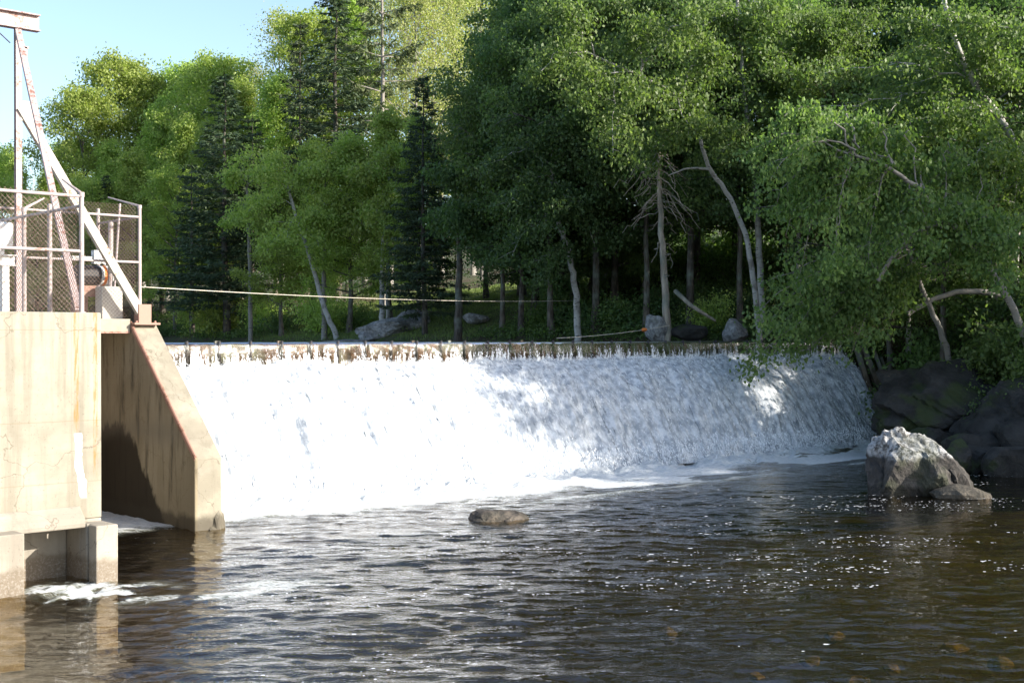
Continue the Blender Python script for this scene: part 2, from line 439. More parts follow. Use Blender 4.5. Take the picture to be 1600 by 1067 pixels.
def mat_water(name, deep=False):
    t = NT(name); p = t.pos()
    rot = t.n('Mapping', {'Vector': p, 'Rotation': (0, 0, TH), 'Scale': (1, 1, 1)}).outputs[0]
    st = t.map(rot, (.55, 1.6, 1))
    n1 = t.noise(st, 3.4, 4, .55, 1.0); n2 = t.noise(st, 11, 3, .6, .3)
    h = t.math('ADD', t.math('MULTIPLY', n1, 1.0), t.math('MULTIPLY', n2, .30))
    nb = t.bump(h, .42 if not deep else .2, .045 if not deep else .04)
    fr = t.n('Fresnel', {'IOR': 1.42, 'Normal': nb}).outputs[0]
    fr = t.math('MULTIPLY', fr, t.math('SUBTRACT', 1.0, t.n('NewGeometry').outputs['Backfacing']))
    gl = t.n('BsdfGlossy', {'Color': (1, 1, 1, 1), 'Roughness': .02, 'Normal': nb})
    fa0 = t.n('Attribute', attribute_name='foam').outputs['Fac']
    dk = t.pbr(t.mix(t.ramp(fa0, .02, .5), (.012, .010, .006), (.22, .235, .18)), .5, spec=0)
    tp = t.n('BsdfTransparent', {'Color': (.62, .52, .29, 1)})
    body = t.n('MixShader', {0: t.math('MULTIPLY_ADD', t.ramp(fa0, .02, .5), .6, .10) if not deep else 1.0, 1: tp.outputs[0], 2: dk.outputs[0]})
    w = t.n('MixShader', {0: fr, 1: body.outputs[0], 2: gl.outputs[0]})
    if deep: return t.surf(w)
    fa = t.n('Attribute', attribute_name='foam').outputs['Fac']
    fn = t.noise(t.map(rot, (1, 2.2, 1)), 7, 7, .72, .4)
    ridge = t.math('SUBTRACT', 1.0, t.math('MULTIPLY', t.math('ABSOLUTE', t.math('SUBTRACT', t.noise(t.map(rot, (1, 2.0, 1)), 3.2, 6, .62, 1.2), .5)), 5.0))
    ridge = t.math('MAXIMUM', ridge, t.math('SUBTRACT', t.math('MULTIPLY', fn, 2.4), .95))
    m = t.math('MULTIPLY', t.ramp(t.math('ADD', t.math('MULTIPLY', fa, 1.3), t.math('SUBTRACT', t.math('MULTIPLY', ridge, .5), .68)), .0, .5), .95)
    fb = t.bump(fn, 1.0, .08)
    fo = t.pbr(t.mix(t.ramp(fn, .35, .6), (.55, .6, .63), (.84, .86, .87)), .6, fb)
    return t.surf(t.n('MixShader', {0: m, 1: w.outputs[0], 2: fo.outputs[0]}))

def build_water():
    xs = np.concatenate([np.linspace(-60, -3, 16), np.arange(-2, 42.2, .062)])
    ys = np.concatenate([np.linspace(-60, -2, 14), np.arange(-1, 26.1, .055)])
    X, Y = np.meshgrid(xs, ys)
    a = X*RT[0]+Y*RT[1]; b = X*FW[0]+Y*FW[1]        # across and along the view
    wx = a+.5*fbm(X*.5, Y*.5, 61); wy = b+.5*fbm(X*.5+9, Y*.5, 62)
    z = (fbm(wx*.45, wy*.9, 21, 2)-.5)*.07 + (fbm(wx*2.0+.6*fbm(wx*.8, wy*.8, 63), wy*5.4, 22, 2)-.5)*.036 + (fbm(wx*5.4, wy*10.5, 23, 1)-.5)*.016
    z += (1-np.abs(2*fbm(wx*1.2+3, wy*3.2, 25, 2)-1))**3*.018
    calm = .45+.55*sstep(30, 14, X+ .3*(26-Y)*0)            # livelier nearer the plunge on the left
    z *= calm
    f = foam_mask(X, Y)
    churn = sstep(21.6, 23.6, Y)*sstep(12.2, 12.9, X)
    z += churn*((fbm(X*1.8, Y*2.4, 91, 4)-.38)*.55)
    r = np.hypot((X-7.6)/1.2, (Y-17.3)/.9); z += sstep(1.2, .2, r)*(fbm(X*4, Y*5, 92, 4)-.45)*.16
    o = grid_mesh('river_water', np.stack([X, Y, z], -1), mat_water('brown_river_water'), attr={'foam': f})
    tag(o, 'dark rippled pool below the falls with patches of white foam', 'water', kind='structure')
    xs = np.linspace(-70, 46, 60); ys = np.linspace(26.06, 150, 80)
    X, Y = np.meshgrid(xs, ys)
    o = grid_mesh('pond_water', np.stack([X, Y, np.full_like(X, 3.465)], -1), mat_water('still_pond_water', True))
    tag(o, 'calm pond held back by the dam', 'water', kind='structure')

DX0, DX1 = 12.285, 39.75

def build_falls():
    nx, ns = 960, 130
    x = np.linspace(DX0, DX1, nx); s = np.linspace(0, 1, ns)
    X, Sg = np.meshgrid(x, s)
    run = 2.35 + .25*(fbm(X*.5, X*0, 5)-.5)
    y = 25.93 - run*Sg
    z = 2.98*(1-(.32*Sg+.68*Sg**2)) + .0
    # a ragged splash line where the veil lands
    lip = np.exp(-(Sg/.05)**2)
    z = z + lip*(fbm(X*3.2, Sg*4, 8, 4)-.5)*.24
    nrm = np.stack([0*X, .32+.68*Sg*2+.4, run/3+.2*0*X], -1); nrm[..., 1] *= -1
    nrm /= np.linalg.norm(nrm, axis=-1)[..., None]
    sh = X - .10*np.sin(X*.7)*Sg
    rope = fbm(sh*2.4, Sg*1.6, 51, 3)-.5
    lump = fbm(sh*1.1, Sg*3.0, 52, 4)-.5
    fine = fbm(sh*8, Sg*9, 53, 4)-.5
    spk = fbm(sh*22, Sg*30, 54, 2)-.5
    strand = fbm(sh*5.5, Sg*1.3, 55, 3)-.5
    d = rope*.26*sstep(0, .25, Sg) + lump*.20*sstep(0, .3, Sg) + strand*.12*sstep(0, .2, Sg) + fine*.09 + spk*.04
    P = np.stack([X, y, z], -1) + nrm*(d*sstep(-.05, .08, Sg))[..., None]
    # let it run out into the pool
    t = NT('white_falling_water')
    uv = t.n('UVMap', uv_map='flow').outputs[0]
    str_ = t.noise(t.map(uv, (1.0, .10, 1)), 5.0, 6, .62, .3)
    fl = t.noise(t.map(uv, (1.0, .16, 1)), 19, 6, .70, .2)
    fl2 = t.noise(t.map(uv, (1, .7, 1)), 5, 5, .6)
    m = t.math('ADD', t.math('MULTIPLY', str_, .80), t.math('MULTIPLY', fl, .50))
    m = t.math('ADD', m, t.math('MULTIPLY', fl2, .25))
    m = t.math('ADD', m, t.math('MULTIPLY', t.math('SUBTRACT', t.noise(t.map(uv, (1, .3, 1)), .55, 3), .45), .22))
    white = t.mix(t.ramp(fl2, .35, .65), (.32, .355, .40), (.68, .71, .745))
    col = t.mix(t.ramp(m, .70, .55), white, (.085, .105, .12))
    hgt = t.math('ADD', fl, t.math('MULTIPLY', fl2, .8))
    mat = t.surf(t.pbr(col, .45, t.bump(hgt, .7, .07), .4))
    uv_ = np.stack([X, Sg*4.0], -1)
    o = grid_mesh('falling_water', P, mat, uv=uv_)
    tag(o, 'broad white sheet of falling water sliding down the dam face', 'waterfall', kind='structure')
    # flung drops and slivers just off the sheet
    n = 26000
    rng = np.random.default_rng(5)
    ii = rng.integers(0, ns-1, n); jj = rng.integers(0, nx-1, n)
    ii[:6000] = rng.integers(0, 9, 6000); ii[6000:18000] = rng.integers(ns-14, ns-1, 12000)
    base = P[ii, jj]; nn = nrm[ii, jj]
    off = rng.exponential(.045, n)+.005
    base = base + nn*off[:, None] + rng.normal(0, .02, (n, 3))
    base[6000:18000, 2] += rng.exponential(.10, 12000); base[6000:18000, 1] -= rng.exponential(.18, 12000)
    base[:6000, 2] -= rng.exponential(.05, 6000)
    flow = P[np.minimum(ii+3, ns-1), jj]-P[ii, jj]; flow /= np.linalg.norm(flow, axis=1)[:, None]+1e-9
    sd = rng.normal(0, 1, (n, 3)); sd -= (sd*flow).sum(1)[:, None]*flow; sd /= np.linalg.norm(sd, axis=1)[:, None]
    L = rng.uniform(.012, .05, n)[:, None]; W = rng.uniform(.005, .014, n)[:, None]
    v = np.stack([base-flow*L, base+sd*W, base+flow*L, base-sd*W], 1)
    t = NT('water_drops'); mat = t.surf(t.pbr((.88, .9, .92), .4))
    o = quads_mesh('water_spray', v.reshape(-1, 3), n, mat)
    tag(o, 'white drops flung off the face of the falls', 'spray', kind='stuff')
    # thin veil that spills over the boards
    prof = np.array([(26.40, 3.468), (26.10, 3.472), (26.0, 3.468), (25.955, 3.445), (25.93, 3.40), (25.915, 3.33), (25.90, 3.24), (25.89, 3.15), (25.89, 3.02), (25.93, 2.85)])
    pt = np.linspace(0, 1, len(prof)); s = np.linspace(0, 1, 34)
    py = np.interp(s, pt, prof[:, 0]); pz = np.interp(s, pt, prof[:, 1])
    xs = np.linspace(DX0, DX1, 700)
    X, Sg = np.meshgrid(xs, s)
    w = (fbm(X*5, Sg*2, 71, 3)-.5)*.05*sstep(.25, .6, Sg)
    Yv = py[:, None]+0*X - w; Zv = pz[:, None]+0*X + (fbm(X*2, X*0, 72)-.5)*.014
    pinx = 14.0-.81*2
    t = NT('thin_water_veil')
    uv = t.n('UVMap', uv_map='flow').outputs[0]
    ux, uyy, _ = t.xyz(uv)
    st = t.noise(t.map(uv, (1, .10, 1)), 7.5, 6, .7, .15)
    sp = t.noise(t.map(uv, (1, .45, 1)), 26, 5, .7)
    big = t.noise(t.map(uv, (1, 0, 1)), .8, 3)
    m = t.math('ADD', t.math('MULTIPLY', st, .6), t.math('MULTIPLY', sp, .5))
    m = t.math('ADD', m, t.math('MULTIPLY', t.math('SUBTRACT', big, .5), .35))
    m = t.math('ADD', m, t.math('MULTIPLY', t.math('SUBTRACT', uyy, .75), .25))
    bay = t.math('ABSOLUTE', t.math('SUBTRACT', t.math('FRACT', t.math('DIVIDE', t.math('SUBTRACT', ux, 12.38), .81)), .5))
    m = t.math('ADD', m, t.math('MULTIPLY', t.ramp(bay, .38, .48), -.10))
    m = t.math('ADD', m, t.math('MULTIPLY', t.ramp(t.math('ABSOLUTE', t.math('SUBTRACT', bay, .33)), .07, .01), .02))
    fm = t.math('MULTIPLY', t.ramp(m, .555, .63), t.ramp(uyy, .32, .46))
    nb = t.bump(t.math('ADD', st, t.math('MULTIPLY', sp, .3)), .5, .03)
    fr = t.n('Fresnel', {'IOR': 1.33, 'Normal': nb}).outputs[0]
    gl = t.n('BsdfGlossy', {'Roughness': .06, 'Normal': nb})
    tp = t.n('BsdfTransparent', {'Color': (.8, .76, .68, 1)})
    cl = t.n('MixShader', {0: fr, 1: tp.outputs[0], 2: gl.outputs[0]})
    fo = t.pbr((.84, .86, .88), .4, nb)
    mat = t.surf(t.n('MixShader', {0: fm, 1: cl.outputs[0], 2: fo.outputs[0]}))
    o = grid_mesh('veil_water', np.stack([X, Yv, Zv], -1), mat, uv=np.stack([X, Sg], -1))
    tag(o, 'thin streaky veil of water spilling over the flashboards', 'water', kind='structure')

def build_dam():
    r = root('dam', 'long low river dam with wooden flashboards under the spilling water', 'dam', (26, 26.3, 0))
    def loc(m, name, mat, **k):
        o = m.build(name, mat, r, **k); o.location = (-26, -26.3, 0); return o
    m = MB()
    m.prism_x([(23.9, -1.2), (26.0, 2.55), (26.0, 2.98), (27.2, 2.98), (27.2, -1.2)], DX0+.005, DX1)
    m.box((8.39, 26.15, -1.2), (12.28, 27.2, 3.72))  # unseen wall added behind the gate bay for its effect on the light
    loc(m, 'concrete_sill', M['concrete'])
    px = 14.0-.81*2; k = 0
    while px < DX1-.3:
        m = MB(); jz = random.uniform(-.012, .012); jy = random.uniform(-.01, .012)
        a, b = px+.04, px+.81-.045
        a = max(a, DX0+.01)
        if b > a:
            m.box((a, 26.0+jy, 2.985), (b, 26.05+jy, 3.20)); m.box((a, 26.003+jy, 3.206), (b, 26.046+jy, 3.43+jz))
            loc(m, 'flashboard', M['board'])
        if px > DX0+.05:
            m = MB(); m.tube([(px, 25.975, 2.9), (px+random.uniform(-.02, .02), 25.955, 3.50)], .034, 8)
            m.box((px-.05, 25.99, 3.0), (px+.05, 26.0, 3.47))
            loc(m, 'steel_pin', M['black'])
        px += .81; k += 1
    # loose bits caught on the crest are part of the row of boards: wooden wedges
    for xx in (14.75, 16.4, 20.4, 21.6, 24.2):
        m = MB(); m.box((xx-.045, 25.99, 3.44), (xx+.045, 26.06, 3.505)); loc(m, 'wedge', M['timber'])

# ------------------------------------------------------------------ left structure
def build_left():
    # main abutment
    r = root('concrete_abutment', 'tall cream concrete wall with rust runs beside the falls', 'wall', (4, 20, 0))
    def part(m, name, mat, label=None):
        o = m.build(name, mat, r); o.location = (-4, -20, 0)
        if label: o['label'] = label
        b = o.modifiers.new('b', 'BEVEL'); b.width = .018; b.segments = 2; b.limit_method = 'ANGLE'
        return o
    m = MB(); m.box((-9, 18.15, .90), (8.385, 27.2, 3.925)); part(m, 'wall', M['front'])
    m = MB(); m.box((-9, 18.152, -1.2), (7.018, 27.2, .897)); m.box((8.052, 18.152, -1.2), (8.383, 27.2, .897)); m.box((7.02, 18.62, -1.2), (8.05, 27.1, .897))
    part(m, 'footing', M['pier'])
    m = MB()   # sloped mortar fillet at the foot
    m.prism_x([(18.149, .80), (18.149, 1.10), (17.98, .94), (17.95, .865), (17.95, .80)], 5.0, 8.052); part(m, 'fillet', M['pier'])
    m = MB(); m.prism_z([(8.05, 17.61), (8.385, 17.61), (8.385, 18.148), (8.052, 18.148), (8.052, 17.93), (8.10, 17.93), (8.10, 17.87), (8.052, 17.87)], -1.2, .855)
    part(m, 'outlet_pier', M['pier'])
    m = MB(); m.box((5.6, 17.61, -1.2), (7.02, 18.148, .862)); part(m, 'outlet_pier', M['pier'])
    # buttress
    r2 = root('buttress', 'sloping concrete buttress wall at the left end of the falls', 'buttress', (12, 24, 0))
    m = MB()
    m.prism_x([(21.47, -1.2), (21.47, 1.336), (24.06, 3.84), (26.14, 3.84), (26.14, -1.2)], 11.72, 12.28)
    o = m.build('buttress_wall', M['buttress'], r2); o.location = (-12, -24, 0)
    b = o.modifiers.new('b', 'BEVEL'); b.width = .02; b.segments = 2; b.limit_method = 'ANGLE'
    m = MB(); m.bar((11.735, 21.46, 1.36), (11.735, 24.07, 3.88), .03, .05); m.bar((11.712, 21.45, 1.32), (11.712, 24.06, 3.84), .012, .07)
    o = m.build('steel_edge', M['rust'], r2); o.location = (-12, -24, 0)
    m = MB()  # spalled toe
    rng = np.random.default_rng(3)
    add_rock(m, (12.24, 21.50, .02), (.12, .085, .27), 107, planes=7, rough=.2); add_rock(m, (12.14, 21.50, -.10), (.2, .08, .15), 108, planes=7, rough=.2)
    o = m.build('broken_toe', M['buttress'], r2); o.location = (-12, -24, 0)
    # deck over the gate bay
    r3 = root('gate_deck', 'narrow concrete deck slab spanning the sluice bay', 'deck', (10, 24.5, 3.7))
    m = MB(); m.box((8.39, 24.02, 3.70), (11.70, 26.1, 3.945))
    o = m.build('slab', M['front'], r3); o.location = (-10, -24.5, -3.7)
    m = MB(); m.box((8.40, 24.0, 3.66), (11.69, 24.05, 3.70)); o = m.build('drip_edge', M['rust'], r3); o.location = (-10, -24.5, -3.7)
    # steel gate hanging in the bay
    r4 = root('sluice_gate', 'dark rusty steel sluice gate in the shaded bay under the deck', 'gate', (10, 26, 0))
    m = MB(); m.box((8.45, 26.06, -.6), (11.66, 26.12, 3.6)); o = m.build('gate_leaf', M['rust'], r4); o.location = (-10, -26, 0)
    m = MB()
    for zz in (.6, 1.6, 2.6): m.box((8.45, 25.96, zz), (11.66, 26.055, zz+.1))
    o = m.build('stiffener', M['rust'], r4); o.location = (-10, -26, 0)

def chainlink(r, a, b, z0, z1, off):
    """diamond wire cloth between plan points a and b"""
    a = np.array(a, float); b = np.array(b, float)
    L = np.linalg.norm(b-a); d = (b-a)/L; n = np.array([-d[1], d[0]])*off
    p = .078; hgt = z1-z0; m = MB()
    k = -int(hgt/p)-1
    rr = .0030
    def P(u, w): q = a+d*u+n; return (q[0], q[1], z0+w)
    while k*p < L:
        u0 = k*p
        lo = max(0, -u0); hi = min(hgt, L-u0)
        if hi-lo > .02:
            m.tube([P(u0+lo, lo), P(u0+hi, hi)], rr, 3, False)
            # the other slope, mirrored
            m.tube([P(L-u0-lo, lo), P(L-u0-hi, hi)], rr, 3, False)
        k += 1
    o = m.build('chain_link_mesh', M['wire'], r, fix=False); o.location = -np.array(r.location)
    return o

def fence(name, label, pts_posts, a, b, z0, z1, rails, arms=(), mesh=True, off=.03):
    r = root(name, label, 'fence', (a[0], a[1], z0))
    L = -np.array(r.location)
    for (x, y, zt) in pts_posts:
        m = MB(); m.tube([(x, y, z0-.02), (x, y, zt-.02), (x, y, zt)], [.036, .036, .028], 12)
        m.tube([(x, y, z0-.01), (x, y, z0+.012)], .06, 12)
        o = m.build('post', M['galv'], r, smooth=False); o.location = L
    for zr in rails:
        m = MB(); m.tube([(a[0], a[1], zr), (b[0], b[1], zr)], .024, 10)
        o = m.build('rail', M['galv'], r); o.location = L
    for (p, q) in arms:
        m = MB(); m.tube([p, q], [.026, .014], 8); m.tube([np.array(p)-(0, 0, .05), np.array(p)+(0, 0, .02)], .044, 10)
        o = m.build('barb_arm', M['galv'], r); o.location = L
    if mesh: chainlink(r, a, b, z0+.03, z1, off)
    return r

def build_steel():
    # fences round the platform
    fence('chain_link_fence', 'chain-link fence along the front edge of the cream wall', [(8.15, 18.3, 5.66), (5.7, 18.3, 5.66)],
          (4.6, 18.3), (8.15, 18.3), 3.925, 5.70, (5.64, 4.83), [((8.15, 18.3, 5.68), (8.05, 18.75, 5.93))])
    fence('chain_link_fence', 'rusty side run of chain-link fence going back from the corner post', [(8.15, 19.44, 5.62), (8.15, 20.44, 5.58), (8.15, 22.1, 5.58)],
          (8.15, 18.34), (8.15, 23.7), 3.925, 5.52, (5.50,), [((8.15, 20.44, 5.62), (8.5, 20.5, 5.82))], off=-.03)
    zt = H+(532-322)*26/FPX
    fence('chain_link_fence', 'far chain-link fence along the deck behind the diagonal brace', [(11.97, 24.15, zt), (9.1, 24.15, zt-.08)],
          (8.3, 24.15), (11.97, 24.15), 3.945, zt+.02, (zt-.22, zt-1.13), [((11.97, 24.15, zt), (11.75, 25.1, zt+.24))])
    fence('chain_link_fence', 'short return of chain-link fence beside the tall end post', [(11.97, 26.05, zt+.1)],
          (11.97, 24.2), (11.97, 26.0), 3.86, zt-.02, (zt-.22,), (), off=.03)
    # gantry
    r = root('hoist_gantry', 'tall pinkish-white steel hoist frame with two slanting braces', 'frame', (9.37, 24.0, 3.945))
    L = -np.array(r.location)
    def part(m, name, mat): o = m.build(name, mat, r); o.location = L; return o
    top = H+487*24.05/FPX
    X, Y = 9.42, 23.9
    m = MB()   # H-section post
    m.box((X-.055, Y-.05, 3.94), (X+.055, Y-.035, top)); m.box((X-.055, Y+.035, 3.94), (X+.055, Y+.05, top)); m.box((X-.006, Y-.035, 3.94), (X+.006, Y+.035, top))
    part(m, 'post', M['frame'])
    m = MB()   # I-beam on top
    z0, z1 = top, top+.31
    m.box((5.5, Y-.09, z0), (9.82, Y+.09, z0+.022)); m.box((5.5, Y-.09, z1-.022), (9.82, Y+.09, z1)); m.box((5.5, Y-.008, z0+.022), (9.82, Y+.008, z1-.022))
    part(m, 'beam', M['frame'])
    m = MB(); m.bar((9.40, Y-.06, top-.05), (8.30, 18.75, 3.95), .10, .075); m.bar((9.40, Y-.03, top-.05), (8.30, 18.78, 3.95), .012, .11)
    part(m, 'brace', M['frame'])
    a = np.array(at(27, 168, 24.1)); b = np.array(at(216, 480, 25.9))
    a[1] = 23.86; b[1] = 24.05; b[0] = 11.98; b[2] = 4.0
    m = MB(); m.bar(a, b, .10, .17); part(m, 'brace', M['brace'])
    m = MB(); m.box((X+.02, Y-.06, a[2]-.25), (X+.30, Y-.048, a[2]+.12)); part(m, 'gusset_plate', M['brace'])
    m = MB(); m.box((11.86, 23.97, 3.845), (12.13, 24.17, 4.24)); m.box((11.72, 23.86, 3.83), (12.27, 24.24, 3.87))
    for dx in (.07, .47):
        m.tube([(11.72+dx, 23.93, 3.87), (11.72+dx, 23.93, 3.91)], .025, 6)
    part(m, 'foot_plate', M['rust'])
    m = MB(); m.bar(at(0, 50, 24.0), at(17, 66, 24.05), .02, .02); part(m, 'knee_tie', M['frame'])
    m = MB(); m.box((X+.09, Y-.02, top-.60), (X+.17, Y+.06, top-.32)); m.box((X+.05, Y-.02, top-.35), (X+.2, Y+.06, top-.31)); m.box((X+.04, Y-.01, top-.5), (X+.09, Y+.03, top-.46))
    part(m, 'bracket', M['frame'])
    # pedestal and gear on it
    px0, px1 = 156, 190
    A = at(px0, 0, 25.4); B = at(px1, 0, 25.9)
    r = root('concrete_pedestal', 'pale concrete pedestal behind the far fence', 'pedestal', (10.9, 24.6, 3.945))
    m = MB(); m.box((11.30, 24.42, 3.945), (11.74, 24.75, 4.60))
    o = m.build('pedestal', M['lime'], r); o.location = -np.array(r.location)
    b_ = o.modifiers.new('b', 'BEVEL'); b_.width = .02; b_.segments = 2
    r = root('gear_motor', 'dark round gear motor with orange-marked white end on a rusty stand', 'motor', (10.6, 24.5, 4.6))
    L = -np.array(r.location)
    def part(m, name, mat, **k): o = m.build(name, mat, r, **k); o.location = L; return o
    m = MB(); m.tube([(10.97, 24.95, 4.84), (11.00, 24.95, 4.84), (11.42, 24.95, 4.84), (11.46, 24.95, 4.84)], [.15, .20, .20, .17], 20); part(m, 'housing', M['black'], smooth=False)
    m = MB(); m.tube([(11.46, 24.95, 4.84), (11.70, 24.95, 4.84), (11.74, 24.95, 4.84)], [.2, .2, .15], 20); part(m, 'end_cap', M['white'])
    m = MB(); m.tube([(11.52, 24.95, 4.84), (11.58, 24.95, 4.84)], .204, 20); part(m, 'end_band', M['orange'])
    m = MB(); m.box((10.95, 24.86, 3.945), (11.2, 25.1, 4.40)); m.box((10.92, 24.80, 4.40), (11.40, 25.1, 4.62)); part(m, 'stand', M['rust'])
    m = MB(); m.box((10.62, 24.6, 5.12), (11.22, 24.8, 5.19)); m.bar((11.22, 24.6, 5.25), (11.47, 24.6, 5.07), .05, .1); m.box((11.20, 24.55, 5.05), (11.34, 24.7, 5.32)); part(m, 'cover_plate', M['white'])
    m = MB(); m.tube([(11.55, 24.58, 4.6), (11.56, 24.58, 5.9)], .05, 10); part(m, 'stem_pipe', M['galv'])
    m = MB(); m.tube([(11.60, 24.5, 4.6), (11.72, 24.5, 6.28)], .022, 8); part(m, 'lifting_rod', M['galv'])
    # cabinet
    r = root('control_cabinet', 'white rounded control cabinet on a white stand behind the front fence', 'cabinet', (7.5, 21, 3.925))
    L = -np.array(r.location)
    c = at(4, 365, 21.0); 
    m = MB(); m.box((c[0]-.7, c[1]-.15, c[2]-.22), (c[0]+.14, c[1]+.15, c[2]+.20)); o = m.build('cabinet', M['white'], r); o.location = L
    b_ = o.modifiers.new('b', 'BEVEL'); b_.width = .06; b_.segments = 4
    m = MB(); zc = H+(532-405)*21/FPX
    m.box((c[0]-1.2, c[1]-.08, zc-.09), (c[0]+.20, c[1]+.08, zc-.075)); m.box((c[0]-1.2, c[1]-.08, zc+.075), (c[0]+.20, c[1]+.08, zc+.09)); m.box((c[0]-1.2, c[1]-.01, zc-.075), (c[0]+.20, c[1]+.01, zc+.075))
    m.bar((c[0]-.05, c[1], zc+.09), (c[0]-.05, c[1], c[2]-.2), .12, .12, (0, 1, 0))
    o = m.build('crossbeam', M['white'], r); o.location = L
    m = MB(); m.box((c[0]-.02, c[1]-.06, 3.925), (c[0]+.09, c[1]+.06, zc-.09)); o = m.build('leg', M['white'], r); o.location = L
    # cable across the river
    a = np.array([11.97, 24.2, H+85*26/FPX]); b = at(894, 470, 50.0)
    pts = [a+(b-a)*t-np.array([0, 0, .25*4*t*(1-t)*.5]) for t in np.linspace(0, 1, 40)]
    m = MB(); m.tube(pts, .0085, 6)
    tag(m.build('steel_cable', M['cable'], smooth=True), 'pale steel cable strung across the pond from fence to trees', 'cable')
    # boom rope with a float
    r = root('boom_rope', 'sagging pale rope from a bank boulder to the dam crest', 'rope', at(1040, 510, 46.0))
    L = -np.array(r.location)
    A = at(1046, 509, 45.6); B = at(870, 528.5, 41.5)
    m = MB(); pts = [A+(B-A)*t-np.array([0, 0, .07*4*t*(1-t)]) for t in np.linspace(0, 1, 14)]
    m.tube(pts, .013, 6); o = m.build('rope', M['cable'], r); o.location = L
    q = A+(B-A)*.24-np.array([0, 0, .07*4*.24*.76])
    m = MB(); d = (B-A)/np.linalg.norm(B-A)
    m.tube([q-d*.13, q-d*.08, q, q+d*.08, q+d*.13], [.03, .06, .07, .06, .03], 10); o = m.build('float', M['orange'], r, smooth=True); o.location = L

# ------------------------------------------------------------------ rocks
def ico(sub=3):
    import bmesh
    bm = bmesh.new(); bmesh.ops.create_icosphere(bm, subdivisions=sub, radius=1)
    v = np.array([x.co[:] for x in bm.verts]); f = [[l.index for l in p.verts] for p in bm.faces]
    bm.free(); return v, f
ICO = {}
def add_rock(m, c, size, seed, sub=3, planes=10, rough=.13, yaw=0.0, pinch=0.0):
    if sub not in ICO: ICO[sub] = ico(sub)
    v, f = ICO[sub]; rng = np.random.default_rng(seed)
    n = rng.normal(0, 1, (planes, 3)); n /= np.linalg.norm(n, axis=1)[:, None]
    off = rng.uniform(.72, 1.0, planes)
    dots = v@n.T
    r = np.where(dots > .05, off/np.maximum(dots, .05), 9).min(1)
    r = np.minimum(r, 1.3)
    q = v*r[:, None]
    nz = fbm(q[:, 0]*2.2+q[:, 2]*1.7+seed, q[:, 1]*2.2-q[:, 2]*1.3, seed, 4)-.5
    q = q*(1+nz*rough*2)[:, None]
    if pinch: q[:, :2] *= (1-pinch*np.clip(q[:, 2], -.3, 1))[:, None]
    q = q*np.array(size)
    cs, sn = math.cos(yaw), math.sin(yaw)
    q = np.stack([q[:, 0]*cs-q[:, 1]*sn, q[:, 0]*sn+q[:, 1]*cs, q[:, 2]], 1)
    m.add(q+np.array(c), f)

YAW = -TH+0.0   # turns a rock's long side across the view
def rock(name, label, px, t, zc, size, seed, mat, cat='rock', group=None, extra=(), **kw):
    g = gp(px, t); m = MB()
    add_rock(m, (0, 0, 0), size, seed, yaw=YAW, **kw)
    for (du, dv, dz, sz, sd) in extra:
        w = RT*du+FW*dv; add_rock(m, (w[0], w[1], dz), sz, sd, yaw=YAW)
    o = m.build(name, M[mat], smooth=False, fix=False); o.location = (g[0], g[1], zc)
    tag(o, label, cat, group)
    return o

